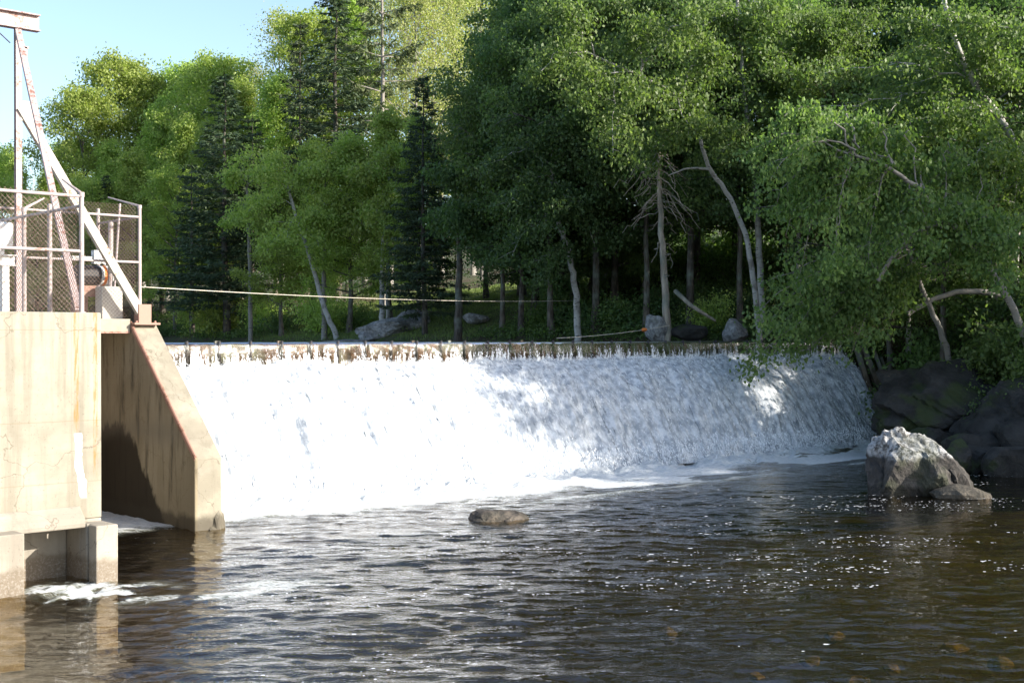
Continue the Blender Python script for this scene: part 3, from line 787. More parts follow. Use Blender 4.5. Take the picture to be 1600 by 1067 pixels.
def build_rocks():
    # big boulder standing in the pool
    g = gp(1424, 29.4); m = MB()
    def put(du, dv, dz, sz, sd, pinch=0, sub=4, rough=.10):
        w = RT*du+FW*dv; add_rock(m, (w[0], w[1], dz), sz, sd, yaw=YAW, pinch=pinch, sub=sub, rough=rough)
    put(-.05, 0, .10, (1.08, .95, .98), 27, .12, rough=.17, sub=5)
    put(-.22, -.05, .70, (.66, .62, .84), 152, .24, rough=.2, sub=5)
    put(.55, -.05, .35, (.50, .6, .60), 25, .05, rough=.2, sub=5)
    put(-.62, -.1, .35, (.46, .6, .62), 28, .05, rough=.18, sub=5)
    put(.20, -.55, .25, (.45, .4, .6), 29, .1, rough=.2, sub=5)
    o = m.build('river_boulder', M['boulder'], fix=False); o.location = (g[0], g[1], 0)
    tag(o, 'big peaked boulder with a whitened top standing in the pool', 'boulder')
    rock('river_rock', 'low dark rock hugging the foot of the peaked boulder', 1497, 28.6, .02, (.55, .45, .26), 31, 'rock_wet')
    rock('river_rock', 'small flat brown rock breaking the water below the falls', 776, 25.2, .03, (.34, .30, .19), 33, 'rock_wet', planes=7, rough=.3, extra=[(-.30, -.05, -.02, (.26, .25, .15), 36), (.28, .05, -.04, (.3, .25, .16), 37)])
    rock('bank_rock', 'round dark rock behind the peaked boulder', 1492, 33.5, .35, (.42, .4, .5), 35, 'rock')
    # ledge on the right bank
    rock('rock_ledge', 'broad grey rock ledge under the trees at the right end of the falls', 1475, 38.4, 1.55, (1.9, 1.5, .95), 41, 'rock', 'rock ledge', sub=5, planes=8, rough=.28, extra=[(-.9, -.3, -.35, (1.1, 1.0, .6), 42), (1.0, -.4, -.15, (1.0, 1.0, .8), 43), (.2, -.9, -.6, (.9, .6, .5), 46)])
    rock('rock_ledge', 'cracked grey rock face at the right edge above the water', 1580, 36.4, 1.15, (1.2, 1.1, .95), 44, 'rock', 'rock ledge', sub=5, planes=8, rough=.28, extra=[(.4, -.6, -.6, (.9, .8, .6), 45), (-.9, -.3, -.4, (.7, .7, .5), 47)])
    spots = [(1455, 36.6, .55, .8), (1525, 34.2, .3, .6), (1560, 34.0, .32, .55), (1590, 33.0, .3, .7), (1410, 38.9, .4, .7), (1508, 35.4, .55, .6), (1545, 35.3, .6, .55), (1600, 34.8, .7, .8), (1470, 34.9, .15, .4)]
    for i, (px, t, z, s) in enumerate(spots):
        rock('bank_rock', 'dark tumbled rock at the foot of the right bank ledge', px, t, z, (s, s*.8, s*.65), 60+i, 'rock', 'rock', 'rocks tumbled below the right bank')
    # far bank
    g = gp(612, 60); m = MB()
    o = rock('slab_rock', 'long pale slanting slab of rock lying on the grassy bank', 612, 60, 0, (1.5, 1.0, .42), 71, 'rock_pale', extra=[(.9, .3, .32, (.8, .6, .3), 72), (-1.0, -.1, -.2, (.5, .6, .3), 73)])
    g = gp(612, 60); o.location.z = gz(g[0], g[1])+.28
    o.rotation_euler = (0, math.radians(-12), 0)
    rock('bank_boulder', 'upright pale boulder at the foot of the dead trunk', 1024, 46.2, 3.5+.36, (.38, .36, .56), 75, 'rock_pale')
    rock('bank_boulder', 'grey boulder on the bank right of the dead trunk', 1150, 46.6, 3.5+.28, (.40, .36, .42), 76, 'rock_pale')
    rock('bank_rock', 'low mossy rock right of the upright pale boulder', 1072, 46.3, 3.5+.30, (.6, .4, .32), 77, 'rock')
    rock('bank_rock', 'dark rock half hidden in the grass above the slab', 742, 57, 3.5+1.0, (.5, .4, .22), 78, 'rock_pale')
    rock('flat_rock', 'flat rock shelf at the water line below the leaning birch', 548, 60.0, 3.42, (1.5, .7, .14), 79, 'rock_pale')
    # stones under the water
    for i, (px, py, s) in enumerate([(1268, 1026, .13), (1490, 1009, .16), (1392, 1040, .12), (1042, 985, .14), (1302, 990, .12), (1180, 1050, .10), (1560, 1030, .15), (1340, 1062, .14)]):
        z = -.14; t = (H-z)*FPX/(py-532)
        rock('submerged_stone', 'golden brown stone lying just under the water in the foreground', px, t, z-.05, (s*.85, s*.7, s*.5), 90+i, 'stone_gold', 'stone', 'stones under the foreground water')
    # old timber crib
    r = root('timber_crib', 'rotten timber crib posts leaning at the right end of the falls', 'timber', at(1350, 560, 45))
    L = -np.array(r.location)
    for (x0, y0, x1, y1, w) in ((1346, 540, 1380, 612, .26), (1364, 545, 1390, 606, .14), (1338, 545, 1368, 630, .2), (1376, 560, 1402, 622, .14)):
        m = MB(); t = 45.4-random.uniform(0, .6)
        m.bar(at(x0, y0, t), at(x1, y1+12, t-.5), w, w*.7, (RT[0], RT[1], .1)); o = m.build('timber', M['timber'], r); o.location = L

# ------------------------------------------------------------------ vegetation
def leaves(pts, n_per, sig, size, rng, droop=.5, asp=.62, flat=.75, jitter=.35):
    pts = np.asarray(pts, float)
    c = np.repeat(pts, n_per, 0); N = len(c)
    c = c + rng.normal(0, 1, (N, 3))*np.array([sig, sig, sig*flat])
    d = rng.normal(0, 1, (N, 3)); d[:, 2] -= droop*1.6; d /= np.linalg.norm(d, axis=1)[:, None]
    r = rng.normal(0, 1, (N, 3)); s = np.cross(d, r); s /= np.linalg.norm(s, axis=1)[:, None]+1e-9
    up = np.cross(s, d)
    L = (size*rng.uniform(1-jitter, 1+jitter, N))[:, None]
    w = L*asp*.5
    v = np.stack([c, c+d*L*.45+s*w+up*L*.06, c+d*L, c+d*L*.45-s*w+up*L*.06], 1)
    return v.reshape(-1, 3)

def limb_path(start, az, elev, length, rng, n=5, curve=.25, wob=.06):
    p = [np.array(start, float)]; e = elev; a = az; st = length/(n-1)
    for i in range(n-1):
        p.append(p[-1]+st*np.array([math.cos(a)*math.cos(e), math.sin(a)*math.cos(e), math.sin(e)]))
        e += curve/(n-1)+rng.normal(0, wob); a += rng.normal(0, wob*2)
    return np.array(p)

def interp_path(p, t):
    i = min(int(t*(len(p)-1)), len(p)-2); f = t*(len(p)-1)-i
    return p[i]*(1-f)+p[i+1]*f

def branch_out(mb, lp, path, r0, rng, nsec, seclen, levels=2, curve=.1, droop=0.0, t0=.25):
    """secondaries along a limb; collects leaf points"""
    n = len(path)
    for j in range(nsec):
        t = t0+(1-t0)*(j+rng.uniform(.1, .9))/nsec
        p = interp_path(path, min(t, .999)); q = interp_path(path, min(t+.05, 1.0))
        d = q-p; az = math.atan2(d[1], d[0])+rng.choice([-1, 1])*rng.uniform(.5, 1.3)
        el = rng.uniform(-.1, .6)-droop
        L = seclen*rng.uniform(.6, 1.2)*(1.15-.55*t)
        s = limb_path(p, az, el, L, rng, 4, curve-droop, .12)
        mb.tube(s, np.linspace(r0*.35, r0*.10, 4), 3, False)
        for tt in (.35, .6, .85, 1.0): lp.append(interp_path(s, min(tt, .999))+rng.normal(0, .08, 3))
    lp.append(path[-1])

def broadleaf(seed, h=16, cb=.3, cr=4.0, nl=26, nsec=7, per=26, sig=.36, leaf=.15, rad=.2, top_elev=1.0, lean=.3, shape='oval', droop=.4):
    rng = np.random.default_rng(seed); mb = MB(); lp = []
    nt = 11; z = np.linspace(0, h*.97, nt)
    wx = np.cumsum(rng.normal(0, .12, nt))*lean; wy = np.cumsum(rng.normal(0, .12, nt))*lean
    wx -= wx[0]; wy -= wy[0]
    tr = np.stack([wx*h/12, wy*h/12, z], 1)
    rr = rad*(1-.93*np.linspace(0, 1, nt)**.9); rr[0] *= 1.35
    mb.tube(tr, rr, 9)
    for i in range(nl):
        t = cb+(1-cb)*((i+rng.uniform(0, .8))/nl)
        u = (t-cb)/(1-cb)
        if shape == 'oval': prof = math.sqrt(max(.05, 1-(2*u-.85)**2/1.35))
        elif shape == 'broad': prof = max(.25, 1-u**1.8)
        else: prof = max(.12, 1-u)
        p = interp_path(tr, min(t*.98, .999))
        L = cr*prof*rng.uniform(.65, 1.15)
        el = .1+u*top_elev+rng.normal(0, .12)
        path = limb_path(p, i*2.4+rng.normal(0, .35), el, L, rng, 6, .35 if droop < .6 else -.3)
        r0 = max(.02, rad*.42*(1-.6*u))
        mb.tube(path, np.linspace(r0, r0*.25, 6), 5, False)
        branch_out(mb, lp, path, r0, rng, nsec, L*.42+.4, droop=droop*.4)
    V = leaves(lp, per, sig, leaf, rng, droop)
    return mb, V

def conifer(seed, h=18, cb=.12, cr=2.6, step=.42, per=5, rad=.19, needle=.28, dens=1.0, droop=.5, ragged=.25):
    rng = np.random.default_rng(seed); mb = MB(); lp = []; dd = []
    tr = np.array([(rng.normal(0, .03), rng.normal(0, .03), z) for z in np.linspace(0, h, 9)])
    mb.tube(tr, np.linspace(rad, .015, 9), 8)
    z = h*cb; k = 0
    while z < h*.985:
        u = (z/h-cb)/(1-cb)
        for j in range(per):
            if rng.random() < .12: continue
            az = j*2*math.pi/per+k*1.1+rng.normal(0, .25)
            L = (cr*(1-u)**.75+.15)*rng.uniform(1-ragged*1.6, 1+ragged)
            if u < .15 and rng.random() < .4: L *= .5
            path = limb_path((0, 0, z), az, .15-droop*(1-u)*.55, L, rng, 5, droop*.35, .05)
            mb.tube(path, np.linspace(.035*(1-u)+.012, .006, 5), 4, False)
            nt = int(L/.12*dens)+2
            for q in range(nt):
                t = .22+.78*(q+rng.random())/nt
                p = interp_path(path, min(t, .999))
                sd = rng.choice([-1, 1]); a2 = az+sd*rng.uniform(.5, 1.2)
                tl = (.55*(1-t)+.18)*min(1, L*.45)*rng.uniform(.6, 1.3)
                dv = np.array([math.cos(a2), math.sin(a2), -rng.uniform(.1, .6)])
                m_ = max(2, int(tl/.10))
                for w in range(m_):
                    lp.append(p+dv*tl*(w+.5)/m_); dd.append(dv)
        z += step*rng.uniform(.75, 1.25); k += 1
    lp = np.array(lp); dd = np.array(dd); n_per = 3
    c = np.repeat(lp, n_per, 0); d = np.repeat(dd, n_per, 0); N = len(c)
    c = c+rng.normal(0, .05, (N, 3))
    d = d+rng.normal(0, .55, (N, 3)); d[:, 2] -= .2; d /= np.linalg.norm(d, axis=1)[:, None]
    r = rng.normal(0, 1, (N, 3)); s = np.cross(d, r); s /= np.linalg.norm(s, axis=1)[:, None]+1e-9
    L = (needle*rng.uniform(.6, 1.2, N))[:, None]; w = L*.16
    V = np.stack([c, c+d*L*.4+s*w, c+d*L, c+d*L*.4-s*w], 1).reshape(-1, 3)
    return mb, V

def shrub(seed, h=1.6, r=1.1, n=16, per=22, leaf=.12, sig=.2):
    rng = np.random.default_rng(seed); mb = MB(); lp = []
    for i in range(n):
        az = rng.uniform(0, 6.28); el = rng.uniform(.5, 1.4)
        path = limb_path((rng.normal(0, .15), rng.normal(0, .15), 0), az, el, h*rng.uniform(.6, 1.1), rng, 5, -.5, .1)
        path[:, :2] *= r/h*1.3
        mb.tube(path, np.linspace(.02, .006, 5), 4, False)
        for t in np.linspace(.3, 1, 7): lp.append(interp_path(path, min(t, .999))+rng.normal(0, .12, 3))
    return mb, leaves(lp, per, sig, leaf, rng, .4)

PROTO = {}
def proto(key, gen, bark, leaf):
    mb, V = gen
    tm = bpy.data.meshes.new(key+'_trunk'); tm.from_pydata(np.concatenate(mb.v).tolist(), [], mb.f)
    tm.polygons.foreach_set('use_smooth', [True]*len(tm.polygons)); tm.materials.append(M[bark])
    cm = quads_mesh(key+'_crown', V, len(V)//4, None); cm.materials.append(M[leaf])
    PROTO[key] = (tm, cm)

def plant(key, name, label, cat, x, y, z, rz=0.0, sc=1.0, scz=None, group=None, tilt=(0, 0)):
    r = root(name, label, cat, (x, y, z), group)
    r.rotation_euler = (tilt[0], tilt[1], rz); r.scale = (sc, sc, scz or sc)
    tm, cm = PROTO[key]
    for nm, me in (('trunk' if cat == 'tree' else 'stems', tm), ('crown' if cat == 'tree' else 'foliage', cm)):
        o = bpy.data.objects.new(nm, me); C.objects.link(o); o.parent = r
    return r

def build_protos():
    proto('oakish', broadleaf(101, 17, .22, 4.4, 30, 7, 32, .32, .19), 'bark', 'leaf_fresh')
    proto('mapleish', broadleaf(102, 16, .18, 4.0, 30, 7, 32, .31, .18, shape='broad'), 'bark', 'leaf_fresh')
    proto('pale', broadleaf(103, 19, .35, 3.2, 28, 6, 10, .45, .15, top_elev=1.25, rad=.17), 'bark_grey', 'leaf_yellow')
    proto('pale2', broadleaf(104, 18, .3, 3.6, 28, 6, 14, .42, .15, top_elev=1.2, rad=.17), 'bark_grey', 'leaf_yellow')
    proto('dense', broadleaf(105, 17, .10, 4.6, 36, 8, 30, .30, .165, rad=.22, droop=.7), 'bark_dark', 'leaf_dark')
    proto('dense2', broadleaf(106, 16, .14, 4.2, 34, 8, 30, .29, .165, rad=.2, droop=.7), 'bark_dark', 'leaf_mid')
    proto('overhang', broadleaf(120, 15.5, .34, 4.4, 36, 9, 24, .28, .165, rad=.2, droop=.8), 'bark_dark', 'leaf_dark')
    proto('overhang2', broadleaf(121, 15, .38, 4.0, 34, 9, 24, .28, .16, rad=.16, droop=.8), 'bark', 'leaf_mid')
    proto('birch', broadleaf(107, 16, .30, 3.2, 30, 7, 22, .34, .11, rad=.13, droop=.9, top_elev=1.1), 'birch', 'leaf_mid')
    proto('spruce', conifer(108, 19, .10, 2.7), 'bark_dark', 'needle')
    proto('spruce2', conifer(109, 17, .18, 2.3, .5, 5, dens=.8, ragged=.4), 'bark_dark', 'needle')
    proto('pine', conifer(110, 22, .42, 2.6, .7, 4, dens=.8, rad=.2, droop=.1, ragged=.45, needle=.3), 'bark_grey', 'needle_light')
    proto('shrub', shrub(111), 'bark_dark', 'leaf_mid')
    proto('shrub2', shrub(112, 2.6, 1.5, 20, 26, .13, .26), 'bark_dark', 'leaf_fresh')
    proto('shrub3', shrub(113, 1.0, 1.1, 16, 22, .10, .2), 'bark_dark', 'leaf_dark')

def ground_tree(key, name, label, px, t, sc=1.0, scz=None, group=None, cat='tree', rz=None, dz=-.1):
    g = gp(px, t)
    while float(shore_dist(np.array([g[0]]), np.array([g[1]]))[0]) < .7:
        t += .3; g = gp(px, t)
    return plant(key, name, label, cat, g[0], g[1], gz(g[0], g[1])+dz, random.uniform(0, 6.28) if rz is None else rz, sc, scz, group)

def build_forest():
    random.seed(5)
    # far wood on the left, sunlit
    L1 = 'sunlit light green broadleaf tree in the far wood behind the hoist frame'
    g1 = 'light green trees of the far left wood'
    for px, t, k, s, zs in ((175, 92, 'mapleish', .85, .8), (235, 100, 'oakish', 1.0, 1.05), (290, 88, 'mapleish', .85, .85), (120, 88, 'mapleish', .8, .7), (345, 92, 'oakish', 1.0, 1.05), (375, 84, 'mapleish', .9, .95), (-40, 104, 'oakish', .95, .82), (20, 112, 'mapleish', .9, .85), (75, 108, 'mapleish', .8, .72), (135, 96, 'oakish', 1.0, .98), (185, 100, 'oakish', 1.05, 1.12),
                        (110, 112, 'oakish', .9, .8), (255, 92, 'mapleish', .95, .95), (300, 98, 'oakish', 1.0, 1.08), (210, 86, 'mapleish', .8, .75),
                        (60, 92, 'mapleish', .8, .62), (0, 96, 'oakish', .8, .65), (150, 84, 'oakish', .7, .62), (330, 84, 'mapleish', .8, .8), (275, 80, 'oakish', .65, .6)):
        ground_tree(k, 'broadleaf_tree', L1, px, t, s, zs, g1)
    L2 = 'thin-leaved pale yellow-green tree on the skyline of the far wood'
    for px, t, s in ((225, 112, 1.05), (262, 108, .98), (300, 112, 1.0), (440, 98, 1.15), (395, 104, 1.0)):
        ground_tree('pale', 'budding_tree', L2, px, t, s, None, 'thin-leaved trees on the far skyline')
    ground_tree('spruce', 'spruce_tree', 'small dark spruce among light green trees at the far left', 166, 80, .62, .58)
    ground_tree('spruce', 'spruce_tree', 'tallest dark spruce left of the light green maples', 352, 72, 1.25, .80)
    ground_tree('spruce2', 'spruce_tree', 'ragged dark spruce just left of the tallest spruce', 300, 76, .9, .62)
    ground_tree('spruce2', 'spruce_tree', 'ragged spruce between the tallest spruce and the leaning birch', 395, 74, 1.0, .72)
    # middle
    L3 = 'light green broadleaf tree standing above the grassy bank'
    g3 = 'light green trees above the grassy bank'
    for px, t, k, s, zs in ((478, 88, 'oakish', 1.0, 1.12), (545, 92, 'mapleish', 1.1, 1.35), (430, 82, 'mapleish', .9, .92)):
        ground_tree(k, 'broadleaf_tree', L3, px, t, s, zs, g3)
    L4 = 'bushy bright green maple at the edge of the far bank'
    g4 = 'bushy maples at the edge of the far bank'
    for px, t, s, zs in ((440, 66, .62, .6), (545, 64, .72, .62), (610, 64, .70, .66), (490, 69, .7, .62), (655, 61, .6, .62)):
        ground_tree('mapleish', 'maple_tree', L4, px, t, s, zs, g4)
    ground_tree('spruce', 'spruce_tree', 'broad dark spruce rising behind the bright maples', 525, 76, 1.45, 1.0)
    ground_tree('spruce2', 'spruce_tree', 'thin spruce behind the bright maples beside the grey pine', 470, 80, 1.0, 1.05)
    ground_tree('pine', 'pine_tree', 'tall pine with a bare grey trunk above the maples', 598, 72, 1.05, 1.12, rz=1.0)
    L5 = 'pale slender spring-green tree in the tall row behind the pine'
    for px, t, s in ((640, 88, 1.05), (675, 84, 1.05), (715, 90, 1.08), (755, 86, 1.05), (610, 94, 1.1), (690, 96, 1.1), (570, 98, 1.1), (655, 80, .95), (740, 96, 1.1)):
        ground_tree('pale2' if px % 2 else 'pale', 'budding_tree', L5, px, t, s, s*1.1, 'pale slender trees behind the pine')
    ground_tree('spruce', 'spruce_tree', 'dark spruce on the bank left of the shaded broadleaf trees', 662, 57, .75, .62)
    # shaded right side of the far bank
    L6 = 'dark green dense broadleaf tree overhanging the pond in shade'
    g6 = 'dark dense trees overhanging the pond'
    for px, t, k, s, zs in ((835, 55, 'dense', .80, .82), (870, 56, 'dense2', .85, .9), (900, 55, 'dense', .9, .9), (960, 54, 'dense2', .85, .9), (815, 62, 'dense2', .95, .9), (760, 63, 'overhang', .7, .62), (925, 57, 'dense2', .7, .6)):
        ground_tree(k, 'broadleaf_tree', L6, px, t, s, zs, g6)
    L7 = 'mid green broadleaf tree in the shaded wood behind the dead trunk'
    g7 = 'trees of the shaded wood behind the dead trunk'
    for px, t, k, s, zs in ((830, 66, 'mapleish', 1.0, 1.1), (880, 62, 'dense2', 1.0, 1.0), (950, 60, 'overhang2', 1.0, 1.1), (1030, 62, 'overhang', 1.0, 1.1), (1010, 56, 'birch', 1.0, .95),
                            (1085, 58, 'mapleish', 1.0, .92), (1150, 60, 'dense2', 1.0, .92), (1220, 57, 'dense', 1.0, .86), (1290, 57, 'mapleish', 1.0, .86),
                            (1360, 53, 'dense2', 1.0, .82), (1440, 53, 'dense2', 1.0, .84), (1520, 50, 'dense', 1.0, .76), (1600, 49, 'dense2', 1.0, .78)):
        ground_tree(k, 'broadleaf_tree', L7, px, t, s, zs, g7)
    L7b = 'tall leafy tree at the pond edge with its crown hanging high over the water'
    for px, t, k, s, zs in ((785, 53, 'overhang2', .72, .80), (815, 51.5, 'overhang', .72, .55), (862, 50, 'overhang2', .85, .88), (930, 49.5, 'overhang', .85, .90), (1010, 49.5, 'overhang2', .85, .86), (1080, 49, 'overhang', .85, .84), (1155, 48.5, 'overhang2', .85, .80),
                            (1310, 48, 'overhang2', .75, .78), (1390, 45, 'overhang', .75, .70), (1470, 42.5, 'overhang2', .80, .70), (1550, 42, 'overhang', .80, .70), (1640, 44, 'overhang2', .80, .70)):
        ground_tree(k, 'broadleaf_tree', L7b, px, t, s, zs, 'trees with high crowns along the pond edge')
    L8 = 'leafy birch on the right bank above the end of the dam'
    for px, t, s, zs in ((1250, 50, .8, .78), (1420, 47, .7, .70), (1590, 46, .7, .66)):
        ground_tree('birch', 'birch_tree', L8, px, t, s, zs, 'birches on the right bank')
    # off to the right, whose shadow falls on the falls and the pool
    L9 = 'broadleaf tree on the right bank downstream of the ledge'
    for x, y, k, s, zs in ((38.6, 3.2, 'dense2', .85, .74), (37.8, 7.2, 'dense', .62, .46), (37.6, 12.2, 'dense2', .5, .27), (44.5, -1.5, 'dense2', .9, .85),
                           (43.5, 4.5, 'dense', .75, .62), (48, 8, 'dense2', .9, .70)):
        plant(k, 'broadleaf_tree', L9, 'tree', x, y, gz(x, y)-.1, random.uniform(0, 6.28), s, zs, 'trees downstream on the right bank')
    # shrubs
    n = 0
    for px in range(250, 1200, 34):
        t = float(np.interp(px, [250, 300, 450, 600, 800, 1000, 1200], [79, 77, 68, 60, 53.5, 49.5, 48.5]))+random.uniform(-.2, 2.5)
        if 560 < px < 830: continue
        k = random.choice(['shrub', 'shrub', 'shrub3', 'shrub2'] if px < 680 else ['shrub3', 'shrub', 'shrub3'])
        ground_tree(k, 'shrub', 'low leafy shrub along the far bank of the pond', px+random.uniform(-12, 12), t, random.uniform(.7, 1.15), None, 'shrubs along the far bank', 'shrub')
    for px, t, s in ((1345, 44.8, 1.0), (1400, 42, 1.1), (1440, 41, 1.2), (1480, 40.5, 1.0), (1520, 40, 1.3), (1560, 38.8, 1.1), (1600, 38, 1.3), (1540, 42.5, 1.4), (1460, 43.5, 1.4), (1390, 45, 1.3), (1590, 40.5, 1.3), (1470, 39.6, .8), (1500, 39.2, .9), (1540, 37.6, .9), (1585, 36.6, .8), (1425, 40.6, .9), (1620, 36.5, 1.0)):
        ground_tree('shrub3' if int(px) % 20 else 'shrub', 'shrub', 'dark shrub on the rocky right bank', px, t, s, None, 'shrubs on the right bank', 'shrub')
    for px, t, sc in ((985, 57, 1.5), (1010, 62, 1.7), (1040, 59, 1.5), (1065, 64, 1.9), (1090, 60, 1.6), (1120, 62, 1.8), (1145, 57, 1.5), (1030, 68, 2.0), (1085, 70, 2.2), (1180, 60, 1.8), (960, 64, 1.8), (1230, 56, 1.5), (1290, 54, 1.5)):
        ground_tree('shrub3' if px % 4 else 'shrub', 'shrub', 'dark bushy shrub on the shaded slope behind the dead trunk', px, t, sc, None, 'shrubs on the shaded slope', 'shrub')
    ground_tree('shrub2', 'sapling', 'bright green broad-leaved sapling right of the dead trunk', 1112, 47.6, .6, .68, None, 'sapling')

def hero(name, label, paths, bark, boughs=(), leafm=None, seed=1, per=20, sig=.25, leaf=.11, nsec=6, droop=.8, r_b=.03, dens=1.7, group=None, arch=.5, secl=.35):
    """tree whose trunk and main limbs follow given 3D lines"""
    rng = np.random.default_rng(seed); mb = MB(); lp = []; per = int(per*dens); leaf *= 1.3
    g0 = np.array(paths[0][0][0], float); zg = gz(g0[0], g0[1])-.15
    if g0[2] > zg+.05: paths[0][0].insert(0, np.array([g0[0]+.02, g0[1], zg]))
    base = np.array(paths[0][0][0])
    for pts, r0, r1 in paths:
        pts = np.array(pts)-base
        t = np.linspace(0, 1, len(pts)); tt = np.linspace(0, 1, len(pts)*4)
        P = np.stack([np.interp(tt, t, pts[:, i]) for i in range(3)], 1)
        for _ in range(2): P[1:-1] = (P[:-2]+P[1:-1]*2+P[2:])/4
        P[1:-1] += rng.normal(0, r0*.12, P[1:-1].shape)
        mb.tube(P, np.linspace(r0, r1, len(P)), 10)
    for a, b, lift in boughs:
        a = np.array(a)-base; b = np.array(b)-base
        P = np.array([a+(b-a)*t+np.array([0, 0, lift*4*t*(1-t)]) + rng.normal(0, .06, 3)*(t > 0) for t in np.linspace(0, 1, 8)])
        mb.tube(P, np.linspace(r_b, .008, 8), 5, False)
        if leafm: branch_out(mb, lp, P, r_b*1.2, rng, nsec, np.linalg.norm(b-a)*secl+.35, droop=droop*.5, t0=.2)
    r = root(name, label, 'tree', base, group)
    mb.build('trunk', M[bark], r, smooth=True, fix=False)
    if leafm:
        V = leaves(lp, per, sig, leaf, rng, droop)
        quads_mesh('crown', V, len(V)//4, M[leafm], r)
    return r

